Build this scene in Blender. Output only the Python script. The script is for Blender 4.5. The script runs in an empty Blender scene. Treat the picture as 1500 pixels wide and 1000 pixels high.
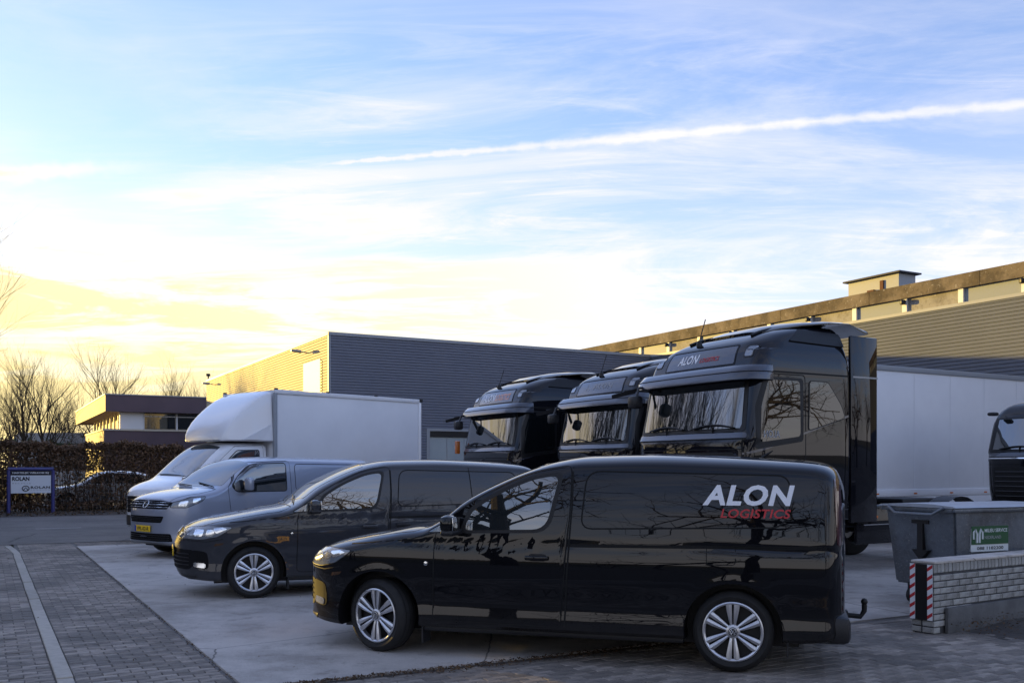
import bpy, bmesh, math, random
import numpy as np
from mathutils import Vector, Matrix
from mathutils.bvhtree import BVHTree
R = math.radians
random.seed(7)
SC = bpy.context.scene
COL = SC.collection

# ------------------------------------------------------------------ camera
CAM_H = 1.6
cam = bpy.data.cameras.new('camera'); cam_o = bpy.data.objects.new('camera', cam); COL.objects.link(cam_o)
SC.camera = cam_o
cam_o.location = (0, 0, CAM_H); cam_o.rotation_euler = (R(90), 0, 0)
cam.sensor_width = 36; cam.lens = 1400 / 1500 * 36; cam.shift_y = 185 / 1500
cam.clip_start = .1; cam.clip_end = 3000

# ------------------------------------------------------------------ sky and sun
SUN_EL, SUN_AZ = 5.5, 56.0            # azimuth in degrees left of straight ahead
world = bpy.data.worlds.new('World'); SC.world = world; world.use_nodes = True
wt = world.node_tree; wn = wt.nodes; wl = wt.links
bg = wn['Background']; bg.inputs[1].default_value = .12
sky = wn.new('ShaderNodeTexSky'); sky.sky_type = 'NISHITA'; sky.sun_disc = False
sky.sun_elevation = R(SUN_EL); sky.sun_rotation = R(-SUN_AZ)
sky.air_density = 1.0; sky.dust_density = .25; sky.ozone_density = 3.2; sky.altitude = 0

def wmath(op, a, b=None, c=None):
    n = wn.new('ShaderNodeMath'); n.operation = op
    for i, v in enumerate((a, b, c)):
        if v is None: continue
        if hasattr(v, 'links'): wl.new(v, n.inputs[i])
        else: n.inputs[i].default_value = v
    return n.outputs[0]
def wsmooth(v, lo, hi, a=0., b=1.):
    n = wn.new('ShaderNodeMapRange'); n.interpolation_type = 'SMOOTHSTEP'
    wl.new(v, n.inputs[0])
    for i, k in enumerate((lo, hi, a, b)): n.inputs[i + 1].default_value = k
    return n.outputs[0]
tc = wn.new('ShaderNodeTexCoord'); sep = wn.new('ShaderNodeSeparateXYZ'); wl.new(tc.outputs['Generated'], sep.inputs[0])
DX, DY, DZ = sep.outputs
zz = wmath('ADD', wmath('MAXIMUM', DZ, 0.0), .09)
com = wn.new('ShaderNodeCombineXYZ')
wl.new(wmath('DIVIDE', DX, zz), com.inputs[0]); wl.new(wmath('DIVIDE', DY, zz), com.inputs[1])
def wnoise(scale, rot, sc, detail=8, rough=.6, dist=.6):
    m = wn.new('ShaderNodeMapping'); m.inputs['Rotation'].default_value = (0, 0, R(rot)); m.inputs['Scale'].default_value = sc
    wl.new(com.outputs[0], m.inputs[0])
    n = wn.new('ShaderNodeTexNoise'); n.inputs['Scale'].default_value = scale; n.inputs['Detail'].default_value = detail
    n.inputs['Roughness'].default_value = rough; n.inputs['Distortion'].default_value = dist
    wl.new(m.outputs[0], n.inputs[0]); return n.outputs[0]
n1 = wnoise(.62, 62, (1, 2.1, 1), 10, .66, 1.1); n2 = wnoise(.30, -12, (1.6, 1, 1), 5, .5, .3); n3 = wnoise(1.5, 68, (1, 4.2, 1), 9, .7, 1.2)
veil = wmath('MULTIPLY', wsmooth(n1, .38, .64), wsmooth(n2, .34, .56))
streak = wmath('MULTIPLY', wsmooth(n3, .46, .70), wsmooth(n2, .36, .60))
cl = wmath('ADD', wmath('MULTIPLY', veil, .80), wmath('MULTIPLY', streak, .55))
low = wsmooth(DZ, -.05, .48, 1.0, .0)                   # the bank of thin cloud thickens towards the horizon, all round
cl = wmath('ADD', wmath('MULTIPLY', cl, wmath('ADD', wmath('MULTIPLY', low, .65), .42)), wmath('MULTIPLY', wmath('POWER', low, 1.6), .88))
cl = wmath('ADD', cl, .10)
# two condensation trails: thin bands round planes through the viewer's place
def trail(d1, d2, half, x0, x1):
    a, b = Vector(d1).normalized(), Vector(d2).normalized(); nn = a.cross(b).normalized()
    dp = wn.new('ShaderNodeVectorMath'); dp.operation = 'DOT_PRODUCT'; wl.new(tc.outputs['Generated'], dp.inputs[0]); dp.inputs[1].default_value = nn
    nz = wn.new('ShaderNodeTexNoise'); nz.inputs['Scale'].default_value = 55; nz.inputs['Detail'].default_value = 6
    wl.new(tc.outputs['Generated'], nz.inputs[0])
    az = wmath('ARCTAN2', DX, DY)
    grow = wsmooth(az, x0, x0 + .30, .30, 1.0)
    d = wmath('ADD', wmath('ABSOLUTE', dp.outputs['Value']), wmath('MULTIPLY', wmath('SUBTRACT', nz.outputs[0], .5), half * 1.4))
    core = wmath('SUBTRACT', 1.0, wsmooth(wmath('DIVIDE', d, grow), half * .05, half))
    return wmath('MULTIPLY', core, wmath('MULTIPLY', wsmooth(az, x0, x0 + .05), wsmooth(az, x1 - .15, x1, 1., 0.)))
def pd(px, py): return ((px - 750) / 1400, 1.0, (685 - py) / 1400)
t1 = trail(pd(480, 240), pd(1500, 152), .0062, -.21, .75)
t2 = trail(pd(0, 254), pd(225, 243), .0105, -.80, -.33)
t3 = trail(pd(0, 395), pd(340, 487), .0022, -.60, -.27)
trails = wmath('ADD', wmath('MULTIPLY', t1, .42), wmath('ADD', wmath('MULTIPLY', t2, .5), wmath('MULTIPLY', t3, .3)))
cl = wmath('MINIMUM', wmath('ADD', cl, trails), .96)
ccol = wn.new('ShaderNodeMix'); ccol.data_type = 'RGBA'
sunward = wn.new('ShaderNodeVectorMath'); sunward.operation = 'DOT_PRODUCT'; wl.new(tc.outputs['Generated'], sunward.inputs[0])
sunward.inputs[1].default_value = (-math.sin(R(SUN_AZ)), math.cos(R(SUN_AZ)), .05)
wl.new(wmath('MULTIPLY', wsmooth(sunward.outputs['Value'], .30, .93), wsmooth(DZ, .10, .46, 1., 0.)), ccol.inputs['Factor'])
ccol.inputs['A'].default_value = (1.84, 1.78, 1.86, 1); ccol.inputs['B'].default_value = (2.35, 1.86, .80, 1)
addn = wn.new('ShaderNodeMix'); addn.data_type = 'RGBA'; wl.new(cl, addn.inputs['Factor'])
tint = wn.new('ShaderNodeMix'); tint.data_type = 'RGBA'; tint.blend_type = 'MULTIPLY'; tint.inputs['Factor'].default_value = 1
wl.new(sky.outputs[0], tint.inputs['A']); tint.inputs['B'].default_value = (.99, .80, .91, 1)
wl.new(tint.outputs['Result'], addn.inputs['A']); wl.new(ccol.outputs['Result'], addn.inputs['B'])
wl.new(addn.outputs['Result'], bg.inputs[0])

sun = bpy.data.lights.new('sun', 'SUN'); sun.energy = 2.0; sun.angle = R(.53); sun.color = (1.0, .66, .15)
sun_o = bpy.data.objects.new('sun', sun); COL.objects.link(sun_o)
sdir = Vector((-math.sin(R(SUN_AZ)) * math.cos(R(SUN_EL)), math.cos(R(SUN_AZ)) * math.cos(R(SUN_EL)), math.sin(R(SUN_EL))))
sun_o.rotation_euler = (-sdir).to_track_quat('-Z', 'Y').to_euler(); sun_o.location = (-30, 30, 20)
vs = SC.view_settings
vs.view_transform = 'Standard'; vs.look = 'None'; vs.exposure = 2.3; vs.gamma = 1; vs.use_curve_mapping = False
SC.cycles.max_bounces = 6; SC.cycles.transparent_max_bounces = 6; SC.cycles.caustics_reflective = False; SC.cycles.caustics_refractive = False

# site axes: A runs up the street, B runs across it, along the lorries
A = Vector((-.484, .875, 0)).normalized(); B = Vector((.875, .484, 0)).normalized()
SITE = math.atan2(B.y, B.x)
def ab(a, b, z=0.): return A * a + B * b + Vector((0, 0, z))

# ------------------------------------------------------------------ materials
def mat(name, col, rough=.6, metal=0., coat=0., ior=1.45, var=None, scale=8., bump=0., bscale=60., emit=None, objrand=0., spec=.5, coat_r=.03):
    m = bpy.data.materials.new(name); m.use_nodes = True
    nt = m.node_tree; b = nt.nodes['Principled BSDF']
    b.inputs['Base Color'].default_value = (*col, 1); b.inputs['Roughness'].default_value = rough
    b.inputs['Metallic'].default_value = metal; b.inputs['IOR'].default_value = ior
    b.inputs['Coat Weight'].default_value = coat; b.inputs['Coat Roughness'].default_value = coat_r
    b.inputs['Specular IOR Level'].default_value = spec
    if emit: b.inputs['Emission Color'].default_value = (*emit[:3], 1); b.inputs['Emission Strength'].default_value = emit[3]
    tcn = nt.nodes.new('ShaderNodeTexCoord')
    src = None
    if var:
        n = nt.nodes.new('ShaderNodeTexNoise'); n.inputs['Scale'].default_value = scale; n.inputs['Detail'].default_value = 7; n.inputs['Roughness'].default_value = .62
        nt.links.new(tcn.outputs['Object'], n.inputs[0])
        rp = nt.nodes.new('ShaderNodeValToRGB'); rp.color_ramp.elements[0].position = .32; rp.color_ramp.elements[1].position = .70
        rp.color_ramp.elements[0].color = (*col, 1); rp.color_ramp.elements[1].color = (*var, 1)
        nt.links.new(n.outputs[0], rp.inputs[0]); src = rp.outputs[0]
    if objrand:
        oi = nt.nodes.new('ShaderNodeObjectInfo'); ge = nt.nodes.new('ShaderNodeNewGeometry')
        ad = nt.nodes.new('ShaderNodeMath'); ad.operation = 'ADD'; nt.links.new(oi.outputs['Random'], ad.inputs[0]); nt.links.new(ge.outputs['Random Per Island'], ad.inputs[1])
        fr = nt.nodes.new('ShaderNodeMath'); fr.operation = 'FRACT'; nt.links.new(ad.outputs[0], fr.inputs[0])
        mr = nt.nodes.new('ShaderNodeMapRange'); nt.links.new(fr.outputs[0], mr.inputs[0]); mr.inputs[3].default_value = 1 - objrand; mr.inputs[4].default_value = 1 + objrand
        mx = nt.nodes.new('ShaderNodeMix'); mx.data_type = 'RGBA'; mx.blend_type = 'MULTIPLY'; mx.inputs['Factor'].default_value = 1
        if src: nt.links.new(src, mx.inputs['A'])
        else: mx.inputs['A'].default_value = (*col, 1)
        cb = nt.nodes.new('ShaderNodeCombineColor')
        for i in range(3): nt.links.new(mr.outputs[0], cb.inputs[i])
        nt.links.new(cb.outputs[0], mx.inputs['B']); src = mx.outputs['Result']
    if src: nt.links.new(src, b.inputs['Base Color'])
    if bump:
        n = nt.nodes.new('ShaderNodeTexNoise'); n.inputs['Scale'].default_value = bscale; n.inputs['Detail'].default_value = 4
        nt.links.new(tcn.outputs['Object'], n.inputs[0])
        bp = nt.nodes.new('ShaderNodeBump'); bp.inputs['Strength'].default_value = bump; bp.inputs['Distance'].default_value = .01
        nt.links.new(n.outputs[0], bp.inputs['Height']); nt.links.new(bp.outputs[0], b.inputs['Normal'])
    return m
M = {}
M['black_paint'] = mat('black_paint', (.0032, .0034, .0050), .5, coat=1, var=(.0042, .0045, .0065), scale=3, spec=.0, coat_r=.015)
M['grey_paint'] = mat('grey_paint', (.032, .034, .041), .5, coat=1, spec=.1, coat_r=.02)
M['silver_paint'] = mat('silver_paint', (.31, .34, .42), .34, metal=.45, coat=1)
M['white_paint'] = mat('white_paint', (.78, .79, .82), .35, coat=.6)
M['lorry_paint'] = mat('lorry_paint', (.0042, .0046, .0075), .5, coat=1, var=(.0055, .006, .0095), scale=2, spec=.0, coat_r=.02)
M['lorry_grey'] = mat('lorry_grey', (.045, .05, .068), .36, metal=.25, coat=1)
M['panel_white'] = mat('panel_white', (.74, .76, .80), .38, var=(.68, .70, .74), scale=1.2)
M['glass'] = mat('glass', (.012, .016, .019), .012, ior=2.7)
M['dark_glass'] = mat('dark_glass', (.006, .008, .010), .012, ior=1.85)
M['lorry_screen'] = mat('lorry_screen', (.010, .013, .015), .012, ior=2.45)
M['screen'] = mat('screen', (.035, .042, .046), .012, ior=3.0)
M['black'] = mat('black', (.006, .006, .007), .5)
M['matt_black'] = mat('matt_black', (.008, .008, .009), .8, spec=.15)
M['seam'] = mat('seam', (.002, .002, .002), .8)
M['plastic'] = mat('plastic', (.014, .014, .016), .45, bump=.1, bscale=300)
M['rubber'] = mat('rubber', (.010, .010, .011), .75, var=(.018, .017, .016), scale=14)
M['alloy'] = mat('alloy', (.62, .63, .66), .28, metal=.75, var=(.52, .52, .55), scale=9)
M['steel'] = mat('steel', (.30, .31, .33), .42, metal=.8)
M['chrome'] = mat('chrome', (.75, .76, .78), .08, metal=1.)
M['lamp'] = mat('lamp', (.16, .18, .21), .10, coat=1, ior=1.8)
M['lamp_chrome'] = mat('lamp_chrome', (.80, .84, .90), .12, metal=.9, coat=1)
M['white_print'] = mat('white_print', (.80, .81, .84), .5)
M['red_print'] = mat('red_print', (.50, .030, .035), .5)
M['grey_print'] = mat('grey_print', (.30, .31, .33), .6)
M['dark_print'] = mat('dark_print', (.015, .016, .022), .6)
M['red_lens'] = mat('red_lens', (.05, .004, .005), .15, coat=1)
M['bronze'] = mat('bronze', (.06, .028, .012), .2, coat=1)
M['amber'] = mat('amber', (.55, .14, .015), .2, coat=1)
M['yellow_plate'] = mat('yellow_plate', (.80, .52, .02), .45)
M['blue_plate'] = mat('blue_plate', (.02, .05, .35), .45)
M['galv'] = mat('galv', (.125, .14, .16), .42, metal=.45, var=(.17, .19, .215), scale=5, bump=.15, bscale=25)
M['galv_lid'] = mat('galv_lid', (.42, .45, .50), .4, metal=.3, var=(.34, .37, .42), scale=6)
M['green_label'] = mat('green_label', (.012, .075, .024), .5)
M['label_white'] = mat('label_white', (.62, .66, .66), .55)
M['brick_white'] = mat('brick_white', (.40, .395, .37), .8, var=(.24, .235, .22), scale=9, bump=.4, bscale=70, objrand=.18)
M['mortar'] = mat('mortar', (.075, .075, .078), .9, var=(.05, .05, .05), scale=20, bump=.3)
M['concrete'] = mat('concrete', (.57, .525, .475), .8, var=(.43, .395, .355), scale=.55, bump=.35, bscale=45)
M['footing'] = mat('footing', (.13, .13, .13), .85, var=(.08, .08, .08), scale=5, bump=.4, bscale=40)
M['asphalt'] = mat('asphalt', (.20, .186, .172), .85, var=(.15, .14, .13), scale=.9, bump=.4, bscale=120)
M['paver'] = mat('paver', (.33, .285, .24), .85, var=(.21, .185, .16), scale=14, bump=.4, bscale=160, objrand=.38)
M['kerb'] = mat('kerb', (.47, .43, .37), .85, var=(.36, .33, .28), scale=12, bump=.3, bscale=110, objrand=.15)
M['sand'] = mat('sand', (.12, .108, .095), .95, var=(.085, .078, .07), scale=9)
M['soil'] = mat('soil', (.085, .075, .068), .95, var=(.05, .045, .04), scale=3, bump=.7, bscale=22)
M['grass'] = mat('grass', (.06, .065, .028), .95, var=(.045, .038, .02), scale=.4)
M['road_paint'] = mat('road_paint', (.55, .55, .54), .8, var=(.3, .3, .3), scale=15)
M['leaf'] = mat('leaf', (.17, .10, .058), .75, var=(.10, .066, .040), scale=3, objrand=.45)
M['litter'] = mat('litter', (.105, .058, .026), .85, var=(.05, .034, .018), scale=3, objrand=.4)
M['ivy'] = mat('ivy', (.035, .05, .018), .7, objrand=.4)
M['bark'] = mat('bark', (.030, .025, .021), .9, var=(.045, .038, .032), scale=6)
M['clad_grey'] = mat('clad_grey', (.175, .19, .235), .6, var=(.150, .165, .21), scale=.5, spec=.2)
M['clad_end'] = mat('clad_end', (.42, .40, .33), .65, var=(.37, .35, .29), scale=.5, spec=.2)  # paler than the front sheet: sunlight on the end wall put into the colour
M['clad_light'] = mat('clad_light', (.135, .15, .185), .7, var=(.115, .13, .165), scale=.4, spec=.1)
M['trim_grey'] = mat('trim_grey', (.27, .29, .32), .5)
M['door_panel'] = mat('door_panel', (.46, .45, .42), .5)
M['fascia'] = mat('fascia', (.20, .165, .125), .9, var=(.075, .055, .032), scale=1.1, bump=.3, bscale=12)
M['hall_panel'] = mat('hall_panel', (.27, .26, .245), .7, var=(.22, .215, .205), scale=1.)
M['hall_panel_blue'] = mat('hall_panel_blue', (.20, .23, .26), .6)  # beige and bluish tints paint some panels as lit, others as shaded
M['purple_wall'] = mat('purple_wall', (.125, .088, .105), .7, var=(.10, .072, .088), scale=.6)
M['cream_wall'] = mat('cream_wall', (.55, .50, .40), .7)
M['window_frame'] = mat('window_frame', (.66, .67, .68), .5)
M['roof_dark'] = mat('roof_dark', (.06, .06, .065), .8)
M['rolldoor'] = mat('rolldoor', (.34, .39, .41), .35, var=(.28, .33, .36), scale=.8)
M['sign_blue'] = mat('sign_blue', (.045, .05, .20), .4, coat=.3)
M['sign_white'] = mat('sign_white', (.66, .70, .76), .45)
M['brick_house'] = mat('brick_house', (.16, .085, .06), .85, var=(.11, .06, .045), scale=4)
M['seat_cloth'] = mat('seat_cloth', (.03, .03, .033), .9)
M['rust'] = mat('rust', (.12, .05, .025), .9)

def stained(m, dark=(.16, .155, .15), scale=.35, speck=90., crack=True):
    """Worn ground: broad stains, fine speckle and hair cracks worked into the material's own colour."""
    nt = m.node_tree; b = nt.nodes['Principled BSDF']; src = b.inputs['Base Color'].links[0].from_socket; tcn = [n for n in nt.nodes if n.type == 'TEX_COORD'][0]
    def N(sc, det, rough=.6):
        n = nt.nodes.new('ShaderNodeTexNoise'); n.inputs['Scale'].default_value = sc; n.inputs['Detail'].default_value = det; n.inputs['Roughness'].default_value = rough; nt.links.new(tcn.outputs['Object'], n.inputs[0]); return n.outputs[0]
    def ramp(v, lo, hi, a, c):
        r = nt.nodes.new('ShaderNodeMapRange'); r.interpolation_type = 'SMOOTHSTEP'; nt.links.new(v, r.inputs[0])
        for i_, k in enumerate((lo, hi, a, c)): r.inputs[i_ + 1].default_value = k
        return r.outputs[0]
    def mixc(f, a, c):
        x = nt.nodes.new('ShaderNodeMix'); x.data_type = 'RGBA'; nt.links.new(f, x.inputs['Factor']); nt.links.new(a, x.inputs['A']); x.inputs['B'].default_value = (*c, 1); return x.outputs['Result']
    c = mixc(ramp(N(scale, 9, .72), .44, .62, 0, .75), src, dark)
    c = mixc(ramp(N(2.6, 6, .7), .54, .68, 0, .5), c, tuple(k * .75 for k in dark))
    c = mixc(ramp(N(speck, 2), .56, .72, 0, .35), c, tuple(k * .5 for k in dark))
    c = mixc(ramp(N(speck * .7, 2), .62, .74, 0, .30), c, (.55, .54, .52))
    if crack:
        v = nt.nodes.new('ShaderNodeTexVoronoi'); v.feature = 'DISTANCE_TO_EDGE'; v.inputs['Scale'].default_value = .33
        w = nt.nodes.new('ShaderNodeMix'); w.data_type = 'VECTOR'; w.inputs['Factor'].default_value = .12
        nz = nt.nodes.new('ShaderNodeTexNoise'); nz.inputs['Scale'].default_value = 1.6; nz.inputs['Detail'].default_value = 6; nt.links.new(tcn.outputs['Object'], nz.inputs[0])
        nt.links.new(tcn.outputs['Object'], w.inputs[4]); nt.links.new(nz.outputs['Color'], w.inputs[5]); nt.links.new(w.outputs[1], v.inputs['Vector'])
        c = mixc(ramp(v.outputs['Distance'], .0, .0035, .8, 0), c, (.05, .048, .045))
    nt.links.new(c, b.inputs['Base Color'])
stained(M['concrete'], (.235, .21, .185)); stained(M['asphalt'], (.11, .104, .098), .25, 120., True); stained(M['paver'], (.13, .118, .105), .8, 200., False)
stained(M['fascia'], (.05, .04, .03), .9, 14., False); stained(M['brick_white'], (.12, .115, .10), 2.2, 50., False); stained(M['hall_panel'], (.12, .11, .10), .7, 8., False)
stained(M['galv'], (.085, .085, .085), 1.2, 60., False)

def dusty(m, col=(.075, .068, .060), top=.55):
    """Road film on the lower flanks of a vehicle, patchy, thicker towards the sills."""
    nt = m.node_tree; b = nt.nodes['Principled BSDF']; tcn = [n for n in nt.nodes if n.type == 'TEX_COORD'][0]
    sp = nt.nodes.new('ShaderNodeSeparateXYZ'); nt.links.new(tcn.outputs['Object'], sp.inputs[0])
    r = nt.nodes.new('ShaderNodeMapRange'); nt.links.new(sp.outputs[2], r.inputs[0]); r.inputs[1].default_value = .15; r.inputs[2].default_value = top; r.inputs[3].default_value = .42; r.inputs[4].default_value = .03
    n = nt.nodes.new('ShaderNodeTexNoise'); n.inputs['Scale'].default_value = 5; n.inputs['Detail'].default_value = 8; n.inputs['Roughness'].default_value = .7; nt.links.new(tcn.outputs['Object'], n.inputs[0])
    k = nt.nodes.new('ShaderNodeMath'); k.operation = 'MULTIPLY'; nt.links.new(r.outputs[0], k.inputs[0]); nt.links.new(n.outputs[0], k.inputs[1])
    x = nt.nodes.new('ShaderNodeMix'); x.data_type = 'RGBA'; nt.links.new(k.outputs[0], x.inputs['Factor']); x.inputs['B'].default_value = (*col, 1)
    bc = b.inputs['Base Color']
    if bc.links: nt.links.new(bc.links[0].from_socket, x.inputs['A'])
    else: x.inputs['A'].default_value = tuple(bc.default_value)
    nt.links.new(x.outputs['Result'], bc)
    w = nt.nodes.new('ShaderNodeMapRange'); nt.links.new(k.outputs[0], w.inputs[0]); w.inputs[1].default_value = 0; w.inputs[2].default_value = .3; w.inputs[3].default_value = 1; w.inputs[4].default_value = .55; nt.links.new(w.outputs[0], b.inputs['Coat Weight'])
for _k in ('black_paint', 'grey_paint', 'silver_paint', 'white_paint'): dusty(M[_k])
dusty(M['lorry_paint'], top=1.2)

# ------------------------------------------------------------------ mesh helpers
class MB:
    def __init__(s): s.v = []; s.f = []; s.m = []
    def add(s, vs_, fs, mi=0):
        o = len(s.v); s.v += [tuple(p) for p in vs_]; s.f += [tuple(i + o for i in f) for f in fs]; s.m += [mi] * len(fs)
    def box(s, lo, hi, mi=0, mtx=None):
        (a, b, c), (d, e, f) = lo, hi
        vv = [Vector(p) for p in ((a, b, c), (d, b, c), (d, e, c), (a, e, c), (a, b, f), (d, b, f), (d, e, f), (a, e, f))]
        if mtx is not None: vv = [mtx @ p for p in vv]
        s.add(vv, [(0, 3, 2, 1), (4, 5, 6, 7), (0, 1, 5, 4), (1, 2, 6, 5), (2, 3, 7, 6), (3, 0, 4, 7)], mi)
    def bbox(s, lo, hi, r=.01, mi=0, mtx=None):            # box with chamfered edges
        c = [(lo[i] + hi[i]) / 2 for i in range(3)]; h = [(hi[i] - lo[i]) / 2 for i in range(3)]
        r = min(r, *[k * .9 for k in h])
        bm = bmesh.new(); bmesh.ops.create_cube(bm, size=2)
        for v in bm.verts: v.co = Vector((v.co.x * h[0] + c[0], v.co.y * h[1] + c[1], v.co.z * h[2] + c[2]))
        bmesh.ops.bevel(bm, geom=bm.edges[:] + bm.verts[:], offset=r, segments=2, affect='EDGES', profile=.5)
        s.from_bm(bm, mi, mtx)
    def from_bm(s, bm, mi=0, mtx=None):
        bm.verts.index_update()
        s.add([(mtx @ v.co if mtx is not None else v.co.copy()) for v in bm.verts], [[v.index for v in f.verts] for f in bm.faces], mi); bm.free()
    def tube(s, pts, rad, n=8, mi=0, cap=True):
        pts = [Vector(p) for p in pts]; rads = rad if isinstance(rad, (list, tuple)) else [rad] * len(pts)
        vv = []; up = None
        for i, p in enumerate(pts):
            d = (pts[min(i + 1, len(pts) - 1)] - pts[max(i - 1, 0)]).normalized()
            if up is None: up = Vector((0, 0, 1)) if abs(d.z) < .9 else Vector((1, 0, 0))
            a = d.cross(up).normalized(); b = a.cross(d).normalized(); up = b
            vv += [p + (a * math.cos(2 * math.pi * k / n) + b * math.sin(2 * math.pi * k / n)) * rads[i] for k in range(n)]
        ff = [(i * n + k, i * n + (k + 1) % n, (i + 1) * n + (k + 1) % n, (i + 1) * n + k) for i in range(len(pts) - 1) for k in range(n)]
        if cap: ff += [tuple(range(n))[::-1], tuple((len(pts) - 1) * n + k for k in range(n))]
        s.add(vv, ff, mi)
    def lathe(s, prof, n=40, axis='y', c=(0, 0, 0), mi=0, closed=False):   # prof: (radius, along)
        vv = []
        for (r, t) in prof:
            for k in range(n):
                q = 2 * math.pi * k / n; p = (r * math.cos(q), t, r * math.sin(q)) if axis == 'y' else ((r * math.cos(q), r * math.sin(q), t) if axis == 'z' else (t, r * math.cos(q), r * math.sin(q)))
                vv.append((p[0] + c[0], p[1] + c[1], p[2] + c[2]))
        m = len(prof); ff = [(i * n + k, i * n + (k + 1) % n, ((i + 1) % m) * n + (k + 1) % n, ((i + 1) % m) * n + k) for i in range(m if closed else m - 1) for k in range(n)]
        s.add(vv, ff, mi)
    def prism(s, poly, lo, hi, axis='y', mi=0):            # poly in the two other axes
        n = len(poly)
        def P(p, t): return (p[0], t, p[1]) if axis == 'y' else ((p[0], p[1], t) if axis == 'z' else (t, p[0], p[1]))
        s.add([P(p, lo) for p in poly] + [P(p, hi) for p in poly], [tuple(range(n))[::-1], tuple(range(n, 2 * n))] + [(i, (i + 1) % n, n + (i + 1) % n, n + i) for i in range(n)], mi)
    def mesh(s, name, mats, smooth=True, sharp=32, weld=False):
        me = bpy.data.meshes.new(name); me.from_pydata(s.v, [], s.f)
        for k in (mats if isinstance(mats, (list, tuple)) else [mats]): me.materials.append(M[k] if isinstance(k, str) else k)
        if any(s.m): me.polygons.foreach_set('material_index', s.m)
        bm = bmesh.new(); bm.from_mesh(me)
        if weld: bmesh.ops.remove_doubles(bm, verts=bm.verts, dist=1e-5)
        if len(bm.faces) < 40000: bmesh.ops.recalc_face_normals(bm, faces=bm.faces)
        bm.to_mesh(me); bm.free()
        if smooth:
            me.polygons.foreach_set('use_smooth', [True] * len(me.polygons)); me.set_sharp_from_angle(angle=R(sharp))
        me.update(); return me
    def build(s, name, mats, parent=None, **kw): return link(name, s.mesh(name, mats, **kw), parent)
def link(name, me, parent=None, loc=None, rz=None):
    o = bpy.data.objects.new(name, me); COL.objects.link(o); o.parent = parent
    if loc is not None: o.location = loc
    if rz is not None: o.rotation_euler = (0, 0, rz)
    return o
def tag(o, label=None, cat=None, group=None, kind=None):
    if label: o['label'] = label
    if cat: o['category'] = cat
    if group: o['group'] = group
    if kind: o['kind'] = kind
    return o
def thing(name, label, cat, loc, rz=0., group=None):
    o = link(name, None, None, loc, rz); o.empty_display_size = .3; return tag(o, label, cat, group)
def copy_tree(o, parent=None):
    c = o.copy(); COL.objects.link(c); c.parent = parent
    for ch in list(o.children): copy_tree(ch, c)
    return c
def pchip(xs, ys):
    x = np.array(xs, float); y = np.array(ys, float); h = np.diff(x); d = np.diff(y) / h; m = np.zeros_like(y)
    m[0], m[-1] = d[0], d[-1]
    for i in range(1, len(x) - 1):
        if d[i - 1] * d[i] > 0:
            w1, w2 = 2 * h[i] + h[i - 1], h[i] + 2 * h[i - 1]; m[i] = (w1 + w2) / (w1 / d[i - 1] + w2 / d[i])
    def f(t):
        t = min(max(t, x[0]), x[-1]); i = min(int(np.searchsorted(x, t, 'right')) - 1, len(h) - 1); s_ = (t - x[i]) / h[i]
        return ((2 * s_**3 - 3 * s_**2 + 1) * y[i] + (s_**3 - 2 * s_**2 + s_) * h[i] * m[i] + (-2 * s_**3 + 3 * s_**2) * y[i + 1] + (s_**3 - s_**2) * h[i] * m[i + 1])
    return f
def curve(pts): return pchip([p[0] for p in pts], [p[1] for p in pts])
def rpoly(pts, r, n=5):                                    # polygon with rounded corners
    out = []; k = len(pts); rr = r if isinstance(r, (list, tuple)) else [r] * k
    for i, p in enumerate(pts):
        p = Vector(p); a = Vector(pts[i - 1]) - p; b = Vector(pts[(i + 1) % k]) - p
        q = min(rr[i], a.length * .48, b.length * .48)
        if q < 1e-4: out.append(tuple(p)); continue
        p0 = p + a.normalized() * q; p1 = p + b.normalized() * q
        for j in range(n + 1):
            t = j / n; out.append(tuple(p0 * (1 - t)**2 + p * 2 * t * (1 - t) + p1 * t * t))
    return out
def hit(bvh, ax, p, q):
    if ax == 'L': o, d = Vector((p, -6, q)), Vector((0, 1, 0))
    elif ax == 'R': o, d = Vector((p, 6, q)), Vector((0, -1, 0))
    elif ax == 'F': o, d = Vector((-9, p, q)), Vector((1, 0, 0))
    elif ax == 'B': o, d = Vector((29, p, q)), Vector((-1, 0, 0))
    else: o, d = Vector((p, q, 9)), Vector((0, 0, -1))
    l, n, i, dd = bvh.ray_cast(o, d)
    if l is None:
        t = Vector((p, -.9 if ax == 'L' else .9, q)) if ax in 'LR' else (Vector((-.9, p, q)) if ax == 'F' else Vector((p, q, 1.7)))
        l, n, i, dd = bvh.find_nearest(t)
    if n.dot(d) > 0: n = -n
    return l, n
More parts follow.
